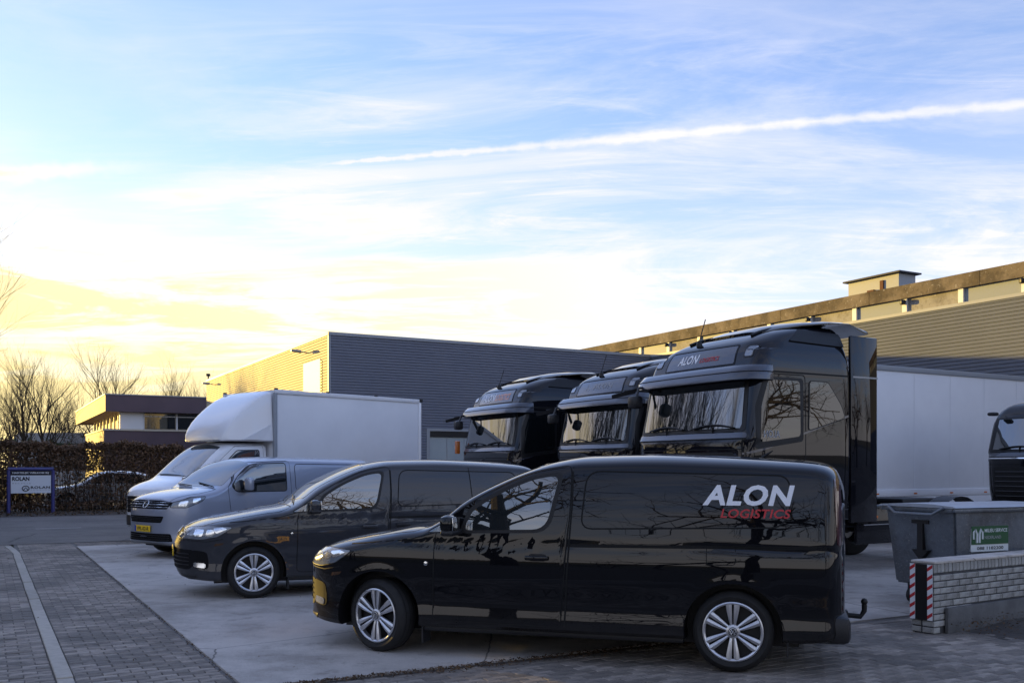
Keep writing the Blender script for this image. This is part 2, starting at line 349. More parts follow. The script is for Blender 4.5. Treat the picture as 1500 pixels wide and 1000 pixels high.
def patch(bvh, ax, poly, off=.003, step=.05, skirt=.008, mb=None, mi=0):
    mb = mb or MB(); P = np.array(poly); lo, hi = P[:, 0].min(), P[:, 0].max()
    ps = sorted(set([round(v, 5) for v in np.linspace(lo + 1e-4, hi - 1e-4, max(3, int((hi - lo) / step) + 1))] + [round(min(max(v, lo + 1e-4), hi - 1e-4), 5) for v in P[:, 0]]))
    ps = [v for i, v in enumerate(ps) if i == 0 or v - ps[i - 1] > 1e-4 or i == len(ps) - 1]
    cols = []; mx = 0
    for p in ps:
        qs = []
        for i in range(len(P)):
            (x0, y0), (x1, y1) = P[i - 1], P[i]
            if (x0 - p) * (x1 - p) <= 0 and abs(x1 - x0) > 1e-9: qs.append(y0 + (y1 - y0) * (p - x0) / (x1 - x0))
        if not qs: continue
        cols.append((p, min(qs), max(qs))); mx = max(mx, max(qs) - min(qs))
    n = max(2, int(mx / step) + 1); vv = []; nn = []
    for (p, a, b) in cols:
        for j in range(n + 1):
            l, nr = hit(bvh, ax, p, a + (b - a) * j / n); vv.append(l + nr * off); nn.append(nr)
    m = n + 1; nc = len(cols); ff = [(i * m + j, (i + 1) * m + j, (i + 1) * m + j + 1, i * m + j + 1) for i in range(nc - 1) for j in range(n)]
    rim = [i * m for i in range(nc)] + [(nc - 1) * m + j for j in range(1, n + 1)] + [i * m + n for i in range(nc - 2, -1, -1)] + [j for j in range(n - 1, 0, -1)]
    if skirt:
        k = len(vv); vv += [vv[i] - nn[i] * (off + skirt) for i in rim]
        ff += [(rim[i], rim[(i + 1) % len(rim)], k + (i + 1) % len(rim), k + i) for i in range(len(rim))]
    mb.add(vv, ff, mi); return mb
def ribbon(bvh, ax, pts, w=.008, off=.0015, closed=False, mb=None, mi=0, step=.05):
    mb = mb or MB(); pts = [Vector(p) for p in pts]
    if closed: pts = pts + [pts[0]]
    q = [pts[0]]
    for a, b in zip(pts, pts[1:]):
        k = max(1, int((b - a).length / step)); q += [a + (b - a) * (i + 1) / k for i in range(k)]
    vv = []
    for i, p in enumerate(q):
        if closed: t = (q[(i + 1) % (len(q) - 1)] - q[(i - 1) % (len(q) - 1)])
        else: t = q[min(i + 1, len(q) - 1)] - q[max(i - 1, 0)]
        t = t.normalized(); n2 = Vector((-t.y, t.x)) * w / 2
        for sgn in (1, -1):
            l, nr = hit(bvh, ax, *(p + n2 * sgn)); vv.append(l + nr * off)
    mb.add(vv, [(2 * i, 2 * i + 1, 2 * i + 3, 2 * i + 2) for i in range(len(q) - 1)], mi); return mb
_txt = {}
def text2d(body, size=1., shear=0., bold=0., spacing=1.):
    key = (body, shear, bold, spacing)
    if key not in _txt:
        cu = bpy.data.curves.new('t', 'FONT'); cu.body = body; cu.size = 1; cu.shear = shear; cu.offset = bold; cu.space_character = spacing; cu.resolution_u = 3
        o = bpy.data.objects.new('t', cu); COL.objects.link(o); bpy.context.view_layer.update()
        me = bpy.data.meshes.new_from_object(o.evaluated_get(bpy.context.evaluated_depsgraph_get()))
        bm = bmesh.new(); bm.from_mesh(me); bmesh.ops.triangulate(bm, faces=bm.faces)
        bm.verts.index_update(); _txt[key] = ([(v.co.x, v.co.y) for v in bm.verts], [[v.index for v in f.verts] for f in bm.faces])
        bm.free(); bpy.data.objects.remove(o); bpy.data.curves.remove(cu); bpy.data.meshes.remove(me)
    v, f = _txt[key]
    xs = [p[0] for p in v]; ys = [p[1] for p in v]; x0, x1, y0, y1 = min(xs), max(xs), min(ys), max(ys)
    return [((p[0] - x0) / (x1 - x0), (p[1] - y0) / (y1 - y0)) for p in v], f
def text(body, fn, mb=None, mi=0, **kw):                   # fn maps the unit box of the writing to 3D
    mb = mb or MB(); v, f = text2d(body, **kw); mb.add([fn(*p) for p in v], f, mi); return mb
def text_on(bvh, ax, body, p0, p1, q0, q1, off=.004, **kw):
    def fn(u, v):
        l, n = hit(bvh, ax, p0 + (p1 - p0) * u, q0 + (q1 - q0) * v); return l + n * off
    return text(body, fn, **kw)
def bvh_of(mb): return BVHTree.FromPolygons([Vector(v) for v in mb.v], mb.f)
# ------------------------------------------------------------------ vehicle bodies
def shell(p):
    """Closed body lofted along x (x runs from the nose to the tail). p holds the curves of the body."""
    zt, zb, W, g, rt = curve(p['zt']), curve(p['zb']), curve(p['W']), curve(p['g']), curve(p['r'])
    xf, x0, xr, x1 = p['xf'], p['x0'], p['xr'], p['x1']
    xs = [xf + (x0 - xf) * (1 - math.cos(math.pi / 2 * i / 16)) for i in range(16)] + list(np.linspace(x0, x1, int((x1 - x0) / .055))) + [x1 + (xr - x1) * math.sin(math.pi / 2 * i / 10) for i in range(1, 11)]
    NS, NT, e = 44, 14, p.get('e', 2.6)
    rows = []
    for x in xs:
        w = W(x)
        if x < x0: w *= max(1e-3, 1 - min(1, ((x0 - x) / (x0 - xf)) ** p['pn'])) ** (1 / p['pn'])
        if x > x1: w *= max(1e-3, 1 - min(1, ((x - x1) / (xr - x1)) ** p['pt'])) ** (1 / p['pt'])
        w = max(w, .03); t, b = zt(x), zb(x); r = min(rt(x), (t - b) * .45)
        def flare(y, z):
            k = 0
            for (ax_, az_, ar_) in p['arches']:
                d = math.hypot(x - ax_, z - az_); k = max(k, max(0, 1 - abs(d - ar_ - .015) / .075) ** 2)
            return y + .006 * k if y > .6 else y
        pts = [(0, b), (w * .5, b), (max(.01, w * g(b + .03) - .05), b), (max(.012, w * g(b + .03) - .014), b + .012)]
        for i in range(NS): z = b + .035 + (t - r - b - .035) * i / (NS - 1); pts.append((flare(w * g(z), z), z))
        for i in range(1, NT + 1):
            q = math.pi / 2 * i / NT; z = t - r + r * math.sin(q) ** (2 / e); pts.append((w * g(min(z, t - r * .3)) * max(0, math.cos(q)) ** (2 / e), z))
        rows.append([(x, -y, z) for (y, z) in pts] + [(x, y, z) for (y, z) in pts[-2:0:-1]])
    mb = MB(); n = len(rows[0])
    mb.add([v for r_ in rows for v in r_], [(i * n + k, i * n + (k + 1) % n, (i + 1) * n + (k + 1) % n, (i + 1) * n + k) for i in range(len(rows) - 1) for k in range(n)] + [tuple(range(n)), tuple((len(rows) - 1) * n + k for k in range(n))])
    return mb
def cut_arches(mb, arches, paint, inner, half):
    """Wheel wells cut out of the body: cylinders from the flanks inwards."""
    me = mb.mesh('body', [paint, 'black'], sharp=28)
    o = link('body_tmp', me); c = MB()
    for (x, z, r) in arches:
        for s in (-1, 1):
            pr = [(1e-3, 0), (r, 0), (r, half + .3 - inner), (1e-3, half + .3 - inner)]
            c.lathe([(a, s * (inner + t)) for a, t in pr], 48, 'y', (x, 0, z))
    co = link('cut_tmp', c.mesh('cut', 'black', weld=True))
    md = o.modifiers.new('b', 'BOOLEAN'); md.operation = 'DIFFERENCE'; md.object = co; md.solver = 'EXACT'
    bpy.context.view_layer.update()
    out = bpy.data.meshes.new_from_object(o.evaluated_get(bpy.context.evaluated_depsgraph_get()))
    out.materials.clear(); out.materials.append(M[paint]); out.materials.append(M['black'])
    idx = []
    for f in out.polygons:
        k = 0
        for (x, z, r) in arches:
            d = math.hypot(f.center.x - x, f.center.z - z)
            if (d < r + .004 and abs(f.normal.y) < .3 and abs(f.center.y) > inner - .01 and (f.normal.x * (f.center.x - x) + f.normal.z * (f.center.z - z)) < 0) or (d < r and abs(abs(f.center.y) - inner) < .01): k = 1
        idx.append(k)
    out.polygons.foreach_set('material_index', idx)
    out.polygons.foreach_set('use_smooth', [True] * len(out.polygons)); out.set_sharp_from_angle(angle=R(28))
    bpy.data.objects.remove(o); bpy.data.objects.remove(co); out.name = 'body'
    return out

# wheels: axle along y, outer face towards -y
_wh = {}
def wheel_meshes(kind):
    if kind in _wh: return _wh[kind]
    Rt, Rr, w = {'van': (.318, .228, .205), 'lorry': (.50, .285, .30), 'car': (.31, .215, .2)}[kind]
    t = MB(); h = w / 2
    t.lathe([(Rr - .012, h - .03), (Rr - .012, -h + .03), (Rr + .004, -h + .012), (Rr + .03, -h), (Rt - .045, -h - .004), (Rt - .012, -h + .018), (Rt - .002, -h + .045), (Rt, 0), (Rt - .002, h - .045), (Rt - .012, h - .018), (Rt - .045, h), (Rr + .02, h)], 56, closed=True)
    for k in (-.05, 0, .05): t.lathe([(Rt + .0015, k - .004), (Rt + .0015, k + .004)], 56, mi=1)
    tyre = t.mesh('tyre', ['rubber', 'seam'], sharp=40)
    b = MB(); b.lathe([(.001, -h + .075), (Rr - .01, -h + .075), (Rr - .01, -h + .10), (.001, -h + .10)], 40)
    hub = b.mesh('wheel', 'black')
    r = MB()
    if kind == 'lorry':
        r.lathe([(Rr - .015, -h + .02), (Rr + .006, -h + .004), (Rr + .006, -h + .016), (Rr - .03, -h + .05), (.20, -h + .11), (.12, -h + .11), (.11, -h + .02), (.06, -h - .01), (.001, -h - .01)], 40)
        for k in range(10):
            q = k * math.pi / 5; r.lathe([(.001, -h + .06), (.016, -h + .06), (.016, -h + .11)], 8, 'y', (.165 * math.cos(q), 0, .165 * math.sin(q)))
        rim = r.mesh('rim', 'steel')
    else:
        y = -h + .004
        r.lathe([(Rr + .004, y + .02), (Rr + .006, y), (Rr - .004, y - .004), (Rr - .016, y + .004), (Rr - .018, y + .03), (Rr - .01, y + .06)], 56)
        for k in range(6):                                   # six pairs of flat spokes
            for s in (-1, 1):
                q = math.pi / 2 + k * math.pi / 3
                def P(rad, side, dy): return (rad * math.cos(q) - side * math.sin(q), y + dy, rad * math.sin(q) + side * math.cos(q))
                st = [(.040, .004, .020, .018), (.085, .006, .030, .008), (.16, .0075, .046, .002), (Rr - .012, .009, .054, .002)]
                vv = []
                for (rad, s0, s1, dy) in st: vv += [P(rad, s * s0, dy), P(rad, s * (s0 + s1) / 2, dy - .006), P(rad, s * s1, dy), P(rad, s * s1, dy + .022), P(rad, s * s0, dy + .022)]
                r.add(vv, [(i * 5 + j, i * 5 + (j + 1) % 5, i * 5 + 5 + (j + 1) % 5, i * 5 + 5 + j) for i in range(3) for j in range(5)])
        r.lathe([(.058, y + .03), (.055, y + .012), (.036, y + .006)], 28); r.lathe([(.036, y + .005), (.034, y + .001), (.001, y + .001)], 28, mi=1)
        r.lathe([(.030, y - .001), (.026, y - .002)], 28)
        for a, b_ in (((-.014, .02), (0, -.004)), ((.014, .02), (0, -.004)), ((-.022, .008), (-.011, -.022)), ((.022, .008), (.011, -.022)), ((-.011, -.022), (0, 0)), ((.011, -.022), (0, 0))):
            r.tube([(a[0], y - .001, a[1]), (b_[0], y - .001, b_[1])], .0024, 5)
        rim = r.mesh('rim', ['alloy', 'black'], sharp=25)
    _wh[kind] = (hub, tyre, rim); return _wh[kind]
def wheel(parent, kind, loc, right=False, steer=0., spin=0.):
    hub, tyre, rim = wheel_meshes(kind)
    o = link('wheel', hub, parent, loc); o.rotation_euler = (0, spin, R(steer) + (math.pi if right else 0))
    link('tyre', tyre, o); link('rim', rim, o); return o

def badge_round(bvh, y, z, r, kind):
    """Maker's badge on the nose: a ring with its strokes."""
    l, n = hit(bvh, 'F', y, z); mb = MB()
    u = Vector((0, 1, 0)); v = n.cross(u).normalized()
    if v.z < 0: v = -v
    c = l + n * .012
    def P(a, b): return c + u * a + v * b
    mb.tube([P(r * math.cos(2 * math.pi * k / 24), r * math.sin(2 * math.pi * k / 24)) for k in range(25)], r * .11, 6, cap=False)
    if kind == 'letters': st = [((-.45, .75), (0, .05)), ((.45, .75), (0, .05)), ((-.75, .35), (-.38, -.75)), ((.75, .35), (.38, -.75)), ((-.38, -.75), (0, .0)), ((.38, -.75), (0, .0))]
    else: st = [((-1.25, .06), (.25, .12)), ((.25, .12), (-.25, -.12)), ((-.25, -.12), (1.25, -.06))]
    for a, b in st: mb.tube([P(a[0] * r, a[1] * r), P(b[0] * r, b[1] * r)], r * .09, 5)
    return mb

# ---- the small panel van ------------------------------------------------------
VAN = dict(
    zt=[(-.90, .66), (-.87, .74), (-.80, .835), (-.70, .895), (-.55, .945), (-.23, 1.01), (.16, 1.085), (.41, 1.125), (.54, 1.185), (.78, 1.365), (1.02, 1.490), (1.26, 1.590), (1.50, 1.664), (1.78, 1.704), (2.34, 1.716), (2.88, 1.700), (3.40, 1.672), (3.64, 1.650), (3.78, 1.605), (3.86, 1.46)],
    zb=[(-.90, .36), (-.86, .29), (-.75, .245), (-.3, .215), (.5, .24), (2.6, .24), (3.3, .24), (3.7, .26), (3.86, .36)],
    W=[(-.9, .87), (-.3, .895), (.5, .915), (1.6, .922), (3.0, .922), (3.6, .905), (3.86, .89)],
    g=[(.2, .975), (.27, .997), (.33, .996), (.455, .984), (.50, .985), (.69, 1.0), (.74, 1.0), (.945, .984), (.953, .974), (.966, .974), (.976, .983), (1.1, .969), (1.35, .925), (1.56, .872), (1.72, .81)],
    r=[(-.9, .12), (-.6, .14), (.3, .13), (.6, .10), (1.2, .11), (2.0, .13), (3.6, .13), (3.86, .2)],
    xf=-.905, x0=-.15, xr=3.865, x1=3.68, pn=2.5, pt=2.6, e=2.5,
    arches=[(0, .318, .388), (3.0, .318, .378)])
def build_van():
    root = thing('delivery_van', 'glossy black panel van with white and red company lettering on its side', 'van', (0, 0, 0))
    mb = shell(VAN); bvh = bvh_of(mb)
    link('body', cut_arches(mb, VAN['arches'], 'black_paint', .62, .95), root)
    door = rpoly([(.515, .315), (1.622, .300), (1.700, 1.30), (1.695, 1.615), (1.36, 1.565), (1.06, 1.430), (.82, 1.285), (.575, 1.115), (.53, 1.0)], [.05, .05, .3, .06, .3, .3, .3, .05, .2])
    side = rpoly([(1.640, .300), (2.585, .300), (2.62, .55), (2.75, .68), (3.0, .735), (3.25, .68), (3.40, .50), (3.42, .30), (3.60, .32), (3.70, .98), (3.63, 1.56), (1.72, 1.615), (1.715, 1.30)], .03)
    win = rpoly([(.785, 1.072), (1.50, 1.090), (1.60, 1.53), (1.40, 1.505), (1.10, 1.385), (.86, 1.235)], [.06, .12, .07, .2, .2, .06])
    quarter = rpoly([(.47, 1.050), (.70, 1.062), (.715, 1.155), (.65, 1.150)], .02)
    inset = rpoly([(1.79, 1.10), (3.37, 1.135), (3.44, 1.30), (3.42, 1.535), (1.83, 1.570)], [.1, .12, .1, .09, .12])
    for ax in 'LR':
        s = -1 if ax == 'L' else 1
        d = patch(bvh, ax, door, .004, .05).build('front_door', 'black_paint', root)
        ribbon(bvh, ax, door, .016, .0025, True).build('door_gap', 'seam', d)
        link('window_surround', patch(bvh, ax, rpoly([(.745, 1.045), (1.53, 1.062), (1.64, 1.565), (1.39, 1.535), (1.07, 1.405), (.82, 1.25)], [.06, .14, .08, .2, .2, .06]), .0055, .05).mesh('window_surround', 'black'), d)
        patch(bvh, ax, win, .0085, .05).build('window_glass', 'glass', d)
        h = MB(); l, n = hit(bvh, ax, 1.43, .855)
        h.bbox((1.33, l.y + s * .022 - .012, .838), (1.53, l.y + s * .022 + .012, .876), .011); h.box((1.345, l.y - .03, .848), (1.37, l.y + s * .03, .866)); h.box((1.49, l.y - .03, .848), (1.515, l.y + s * .03, .866))
        h.build('door_handle', 'black_paint', d)
        patch(bvh, ax, rpoly([(1.36, .83), (1.51, .83), (1.51, .89), (1.36, .89)], .028), .0055, .03).build('handle_cup', 'black', d)
        q = patch(bvh, ax, quarter, .006, .04).build('quarter_window', 'glass', root)
        ribbon(bvh, ax, quarter, .022, .0045, True).build('quarter_frame', 'black', q)
        sl = MB(); ribbon(bvh, ax, [(1.66, .30), (1.715, 1.30), (1.71, 1.60)], .014, .003, mb=sl); ribbon(bvh, ax, inset, .012, .003, True, mb=sl)
        sl.build('panel_groove', 'seam', root)
        patch(bvh, ax, inset, .0012, .06, skirt=0).build('blank_window_panel', 'black_paint', root)
        ribbon(bvh, ax, [(.52, .962), (1.69, .962), (3.70, .985)], .026, .002).build('waist_groove', 'seam', root)
        ribbon(bvh, ax, rpoly([(2.80, .84), (3.02, .84), (3.02, .985), (2.80, .985)], .03), .006, .002, True).build('fuel_flap', 'seam', root)
        ribbon(bvh, ax, [(-.28, .93), (.30, .985), (.52, 1.045)], .009, .002).build('bonnet_gap', 'seam', root)
        # sill and rear light, mud flap, mirror
        sl = MB(); sl.bbox((.40, s * .845 - .03, .205), (2.62, s * .845 + .03, .265), .02); sl.build('sill', 'plastic', root)
        patch(bvh, ax, rpoly([(3.775, 1.0), (3.835, 1.0), (3.80, 1.50), (3.75, 1.52)], .02), .004, .03).build('tail_light', 'red_lens', root)
        for fx, fz in ((.405, .10), (3.405, .14)): fl = MB(); fl.box((fx, s * .80 - .09, fz), (fx + .013, s * .80 + .09, .33)); fl.build('mud_flap', 'plastic', root)
        l, n = hit(bvh, ax, .74, 1.08); y0 = l.y
        mr = MB(); mr.bbox((.655, min(y0 + s * .07, y0 + s * .27), 1.065), (.775, max(y0 + s * .07, y0 + s * .27), 1.205), .045)
        mo = mr.build('wing_mirror', 'black_paint', root)
        a = MB(); a.bbox((.665, min(y0 - s * .05, y0 + s * .26), 1.035), (.78, max(y0 - s * .05, y0 + s * .26), 1.085), .02); a.build('mirror_base', 'plastic', mo)
        a = MB(); a.bbox((.772, min(y0 + s * .085, y0 + s * .255), 1.08), (.779, max(y0 + s * .085, y0 + s * .255), 1.19), .003); a.build('mirror_glass', 'chrome', mo)
        # headlight wraps from the nose round on to the wing
        hp = rpoly([(-.86, .735), (-.60, .730), (-.42, .765), (-.25, .875), (-.50, .888), (-.72, .862), (-.85, .80)], .03)
        hl = patch(bvh, ax, hp, .005, .03).build('headlight', 'lamp', root)
        ribbon(bvh, ax, hp, .014, .0035, True).build('lamp_frame', 'black', hl)
        for (a0, a1) in ((-.70, -.60), (-.57, -.48)):
            patch(bvh, ax, rpoly([(a0, .765), (a1, .765), (a1 + .03, .845), (a0 + .03, .845)], .02), .0075, .03).build('reflector', 'lamp_chrome', hl)
        patch(bvh, ax, rpoly([(-.44, .80), (-.31, .855), (-.36, .872), (-.47, .86)], .01), .0075, .03).build('indicator', 'lamp_chrome', hl)
        ribbon(bvh, ax, [(-.86, .715), (-.55, .700), (-.36, .735)], .008, .002).build('bumper_gap', 'seam', root)
        mk = MB(); l, n = hit(bvh, ax, .455, .785); mk.lathe([(.001, 0), (.016, 0), (.018, s * .012), (.001, s * .014)], 14, 'y', (.455, l.y, .785)); mk.build('door_lock', 'chrome', root)
        patch(bvh, ax, rpoly([(-.47, .645), (-.37, .665), (-.35, .69), (-.45, .68)], .008), .003, .03).build('side_marker', 'bronze', root)
    patch(bvh, 'F', rpoly([(-.60, .775), (.60, .775), (.58, .835), (-.58, .835)], .02), .004, .05).build('upper_grille', 'matt_black', root)
    lg = patch(bvh, 'F', rpoly([(-.66, .36), (.66, .36), (.70, .60), (-.70, .60)], .06), .004, .04).build('lower_grille', 'matt_black', root)
    for k in range(4):
        sl = MB(); zz_ = .405 + k * .045
        for i in range(15):
            y = -.63 + 1.26 * i / 14; l, n = hit(bvh, 'F', y, zz_); l2, n2 = hit(bvh, 'F', y, zz_ + .016)
            sl.v += [tuple(l + n * .008), tuple(l2 + n2 * .014)]
            if i: sl.f.append((2 * i - 2, 2 * i, 2 * i + 1, 2 * i - 1)); sl.m.append(0)
        sl.build('grille_slat', 'plastic', lg)
    for s in (-1, 1):
        f = patch(bvh, 'F', rpoly([(s * .74 - .07, .37), (s * .74 + .07, .39), (s * .74 + .06, .60), (s * .74 - .06, .58)], .03), .005, .03).build('fog_lamp_bezel', 'matt_black', root)
        patch(bvh, 'F', rpoly([(s * .74 - .055, .38), (s * .74 + .055, .395), (s * .74 + .05, .45), (s * .74 - .05, .44)], .02), .008, .03).build('fog_lamp', 'lamp_chrome', f)
    badge_round(bvh, 0, .80, .062, 'letters').build('nose_badge', 'chrome', root)
    pl = MB(); l, n = hit(bvh, 'F', 0, .58); pl.bbox((l.x - .028, -.26, .50), (l.x - .016, .26, .61), .004); po = pl.build('number_plate', 'yellow_plate', root)
    text('VGN-43-K', lambda u, v: (l.x - .0295, .22 - .44 * u, .525 + .06 * v), bold=.01).build('plate_letters', 'dark_print', po)
    ws = rpoly([(.62, -.70), (1.40, -.60), (1.44, 0), (1.40, .60), (.62, .70), (.50, 0)], [.05, .05, 2, .05, .05, 2], 8)
    patch(bvh, 'T', ws, .004, .05).build('windscreen', 'screen', root)
    bo = [(-.62, -.66), (.30, -.80), (.46, -.72), (.40, 0), (.46, .72), (.30, .80), (-.62, .66)]
    ribbon(bvh, 'T', bo, .009, .002).build('bonnet_edge', 'seam', root)
    for (a, b) in (((.50, -.62), (.60, .05)), ((.47, .10), (.60, .66))):
        wp = MB(); pts = []
        for i in range(7):
            t = i / 6; lx, n = hit(bvh, 'T', a[0] + (b[0] - a[0]) * t, a[1] + (b[1] - a[1]) * t); pts.append(lx + n * .018)
        wp.tube(pts, .008, 6); wp.build('wiper', 'black', root)
    patch(bvh, 'F', rpoly([(-.70, .245), (.70, .245), (.74, .29), (-.74, .29)], .02), .006, .05).build('bumper_lip', 'plastic', root)
    rb = MB(); rb.bbox((3.55, -.845, .245), (3.875, .845, .46), .05); rb.build('rear_bumper', 'plastic', root)
    an = MB(); l, n = hit(bvh, 'T', 3.2, 0); an.tube([l, l + Vector((.09, 0, .06))], [.02, .004], 6); an.build('roof_aerial', 'black', root)
    for (x, st) in ((0, 1), (3.0, 0)):
        wheel(root, 'van', (x, -.785, .318), False); wheel(root, 'van', (x, .785, .318), True)
    un = MB(); un.box((-.45, -.58, .17), (3.5, .58, .26)); un.build('underbody', 'black', root)
    return root, bvh
van, vbvh = build_van()
def front_wheels(root, deg):
    for c in root.children:
        if c.name.startswith('wheel') and abs(c.location.x) < .1: c.rotation_euler[2] += R(deg)
van2 = copy_tree(van)
van.location = (-.916, 9.136, .004); van.rotation_euler[2] = R(-16.05)
van2.location = (-3.458, 12.518, .004); van2.rotation_euler[2] = R(20)
tag(van2, 'dark grey panel van without lettering, parked between the lettered van and the silver van', 'van')
def repaint(o, old, new):
    for s in o.material_slots:
        if s.material == M[old]: s.link = 'OBJECT'; s.material = M[new]
    for c in o.children: repaint(c, old, new)
repaint(van2, 'black_paint', 'grey_paint')
front_wheels(van, -19)
sd = ribbon(vbvh, 'L', [(1.70, .96), (2.78, .97), (2.80, 1.2), (2.77, 1.60)], .012, .0035).build('sliding_door_gap', 'seam', van2)
_h = MB(); _l, _n = hit(vbvh, 'L', 1.86, .87); _h.bbox((1.77, _l.y - .034, .852), (1.95, _l.y - .010, .890), .011); _h.box((1.79, _l.y - .02, .862), (1.81, _l.y + .02, .88)); _h.box((1.91, _l.y - .02, .862), (1.93, _l.y + .02, .88)); _h.build('sliding_door_handle', 'plastic', van2)
text_on(vbvh, 'L', 'ALON', 2.765, 3.465, 1.300, 1.462, shear=.22, bold=.035, spacing=1.08, off=.005).build('company_lettering', 'white_print', van)
text_on(vbvh, 'L', 'LOGISTICS', 2.905, 3.435, 1.205, 1.275, shear=.22, bold=.02, spacing=1.05, off=.005).build('small_lettering', 'red_print', van)
th = MB(); th.tube([(3.86, 0, .36), (4.0, 0, .35), (4.03, 0, .40), (4.03, 0, .45)], .022, 10); th.lathe([(.001, -.03), (.018, -.024), (.027, -.006), (.027, .006), (.018, .024), (.001, .03)], 14, 'z', (4.03, 0, .475)); th.bbox((3.78, -.05, .31), (3.90, .05, .40), .01)
th.build('tow_bar', 'black', van)

# ---- silver van -----------------------------------------------------------------
SIL = dict(
    zt=[(-.02, .72), (.0, .86), (.05, .97), (.12, 1.05), (.30, 1.125), (.60, 1.19), (.90, 1.235), (1.02, 1.275), (1.25, 1.43), (1.50, 1.595), (1.75, 1.715), (2.0, 1.785), (2.4, 1.815), (3.4, 1.81), (4.6, 1.79), (4.8, 1.75), (4.9, 1.55)],
    zb=[(-.02, .38), (.03, .28), (.12, .24), (.5, .22), (4.5, .25), (4.9, .4)],
    W=[(0, .92), (.6, .935), (1.4, .95), (3.5, .95), (4.9, .92)],
    g=[(.2, .97), (.28, 1.0), (.45, .988), (.72, 1.0), (.98, .985), (1.12, .965), (1.4, .925), (1.65, .875), (1.82, .83)],
    r=[(0, .13), (.6, .14), (1.1, .11), (1.7, .12), (2.4, .15), (4.9, .2)],
    xf=-.025, x0=.62, xr=4.905, x1=4.75, pn=2.7, pt=2.6, e=2.5, arches=[(.90, .325, .40), (4.05, .325, .39)])
def build_silver():
    root = thing('transporter_van', 'silver blue van with a yellow number plate and wide chrome grille', 'van', (0, 0, 0))
    mb = shell(SIL); bvh = bvh_of(mb)
    link('body', cut_arches(mb, SIL['arches'], 'silver_paint', .64, .95), root)
    win = rpoly([(1.30, 1.165), (2.40, 1.165), (2.42, 1.68), (1.72, 1.66), (1.40, 1.46), (1.20, 1.27)], [.05, .05, .05, .15, .2, .05])
    door = rpoly([(1.22, .30), (2.50, .30), (2.52, 1.73), (1.70, 1.70), (1.36, 1.48), (1.12, 1.24), (1.14, .9)], .05)
    for ax in 'LR':
        s = -1 if ax == 'L' else 1
        d = patch(bvh, ax, door, .004, .06).build('front_door', 'silver_paint', root)
        ribbon(bvh, ax, door, .014, .0025, True).build('door_gap', 'seam', d)
        patch(bvh, ax, win, .008, .05).build('window_glass', 'glass', d)
        ribbon(bvh, ax, win, .035, .006, True).build('window_seal', 'black', d)
        h = MB(); l, n = hit(bvh, ax, 2.3, .98); h.bbox((2.2, l.y + s * .02 - .012, .96), (2.40, l.y + s * .02 + .012, 1.0), .01); h.build('door_handle', 'silver_paint', d)
        ribbon(bvh, ax, rpoly([(2.62, 1.17), (4.55, 1.17), (4.5, 1.66), (2.64, 1.67)], .08), .012, .002, True).build('panel_groove', 'seam', root)
        ribbon(bvh, ax, [(2.6, 1.04), (4.7, 1.04)], .022, .002).build('slide_rail', 'black', root)
        l, n = hit(bvh, ax, 1.42, 1.22); y0 = l.y
        mr = MB(); mr.bbox((1.40, min(y0 + s * .06, y0 + s * .25), 1.18), (1.52, max(y0 + s * .06, y0 + s * .25), 1.42), .045); mo = mr.build('wing_mirror', 'silver_paint', root)
        a = MB(); a.bbox((1.42, min(y0 - s * .03, y0 + s * .22), 1.155), (1.52, max(y0 - s * .03, y0 + s * .22), 1.205), .02); a.build('mirror_base', 'plastic', mo)
        hp = rpoly([(.10, .905), (.30, .90), (.58, 1.01), (.66, 1.085), (.40, 1.075), (.14, .985)], .02)
        hl = patch(bvh, ax, hp, .004, .03).build('headlight', 'lamp', root); ribbon(bvh, ax, hp, .018, .003, True).build('lamp_frame', 'black', hl)
        patch(bvh, ax, rpoly([(.18, .93), (.30, .925), (.34, 1.02), (.22, 1.0)], .02), .007, .03).build('reflector', 'lamp_chrome', hl)
        patch(bvh, ax, rpoly([(.40, .975), (.54, 1.02), (.56, 1.065), (.42, 1.05)], .02), .007, .03).build('reflector', 'lamp_chrome', hl)
        patch(bvh, ax, rpoly([(4.80, .95), (4.88, .95), (4.86, 1.5), (4.78, 1.5)], .02), .006, .03).build('tail_light', 'red_lens', root)
        for x in (.9, 4.05): wheel(root, 'van', (x, s * .80, .318), ax == 'R')
    g = patch(bvh, 'F', rpoly([(-.62, .87), (.62, .87), (.70, .99), (.40, 1.02), (-.40, 1.02), (-.70, .99)], .03), .004, .04).build('grille', 'matt_black', root)
    for z in (.90, .945, .985):
        b = MB(); pts = []
        for i in range(17):
            l, n = hit(bvh, 'F', -.64 + 1.28 * i / 16, z); pts.append(l + n * .010)
        b.tube(pts, .010 if z == .945 else .005, 6); b.build('grille_bar', 'chrome', g)
    badge_round(bvh, 0, .945, .072, 'bolt').build('nose_badge', 'chrome', root)
    lw = patch(bvh, 'F', rpoly([(-.50, .63), (.50, .63), (.56, .745), (-.56, .745)], .03), .004, .04).build('lower_grille', 'matt_black', root)
    lo2 = patch(bvh, 'F', rpoly([(-.72, .30), (.72, .30), (.68, .44), (-.68, .44)], .03), .004, .04).build('air_intake', 'matt_black', root)
    for (p_, zs, hw) in ((lw, (.665, .69, .715), .5), (lo2, (.335, .37, .405), .66)):
        for z in zs:
            b = MB(); pts = []
            for i in range(11):
                l, n = hit(bvh, 'F', -hw + 2 * hw * i / 10, z); pts.append(l + n * .007)
            b.tube(pts, .005, 5); b.build('grille_bar', 'plastic', p_)
    patch(bvh, 'F', rpoly([(-.80, .245), (.80, .245), (.80, .285), (-.80, .285)], .01), .010, .05).build('bumper_lip', 'steel', root)
    l, n = hit(bvh, 'F', 0, .53)
    pl = MB(); pl.bbox((l.x - .026, -.26, .465), (l.x - .012, .26, .575), .004); po = pl.build('number_plate', 'yellow_plate', root)
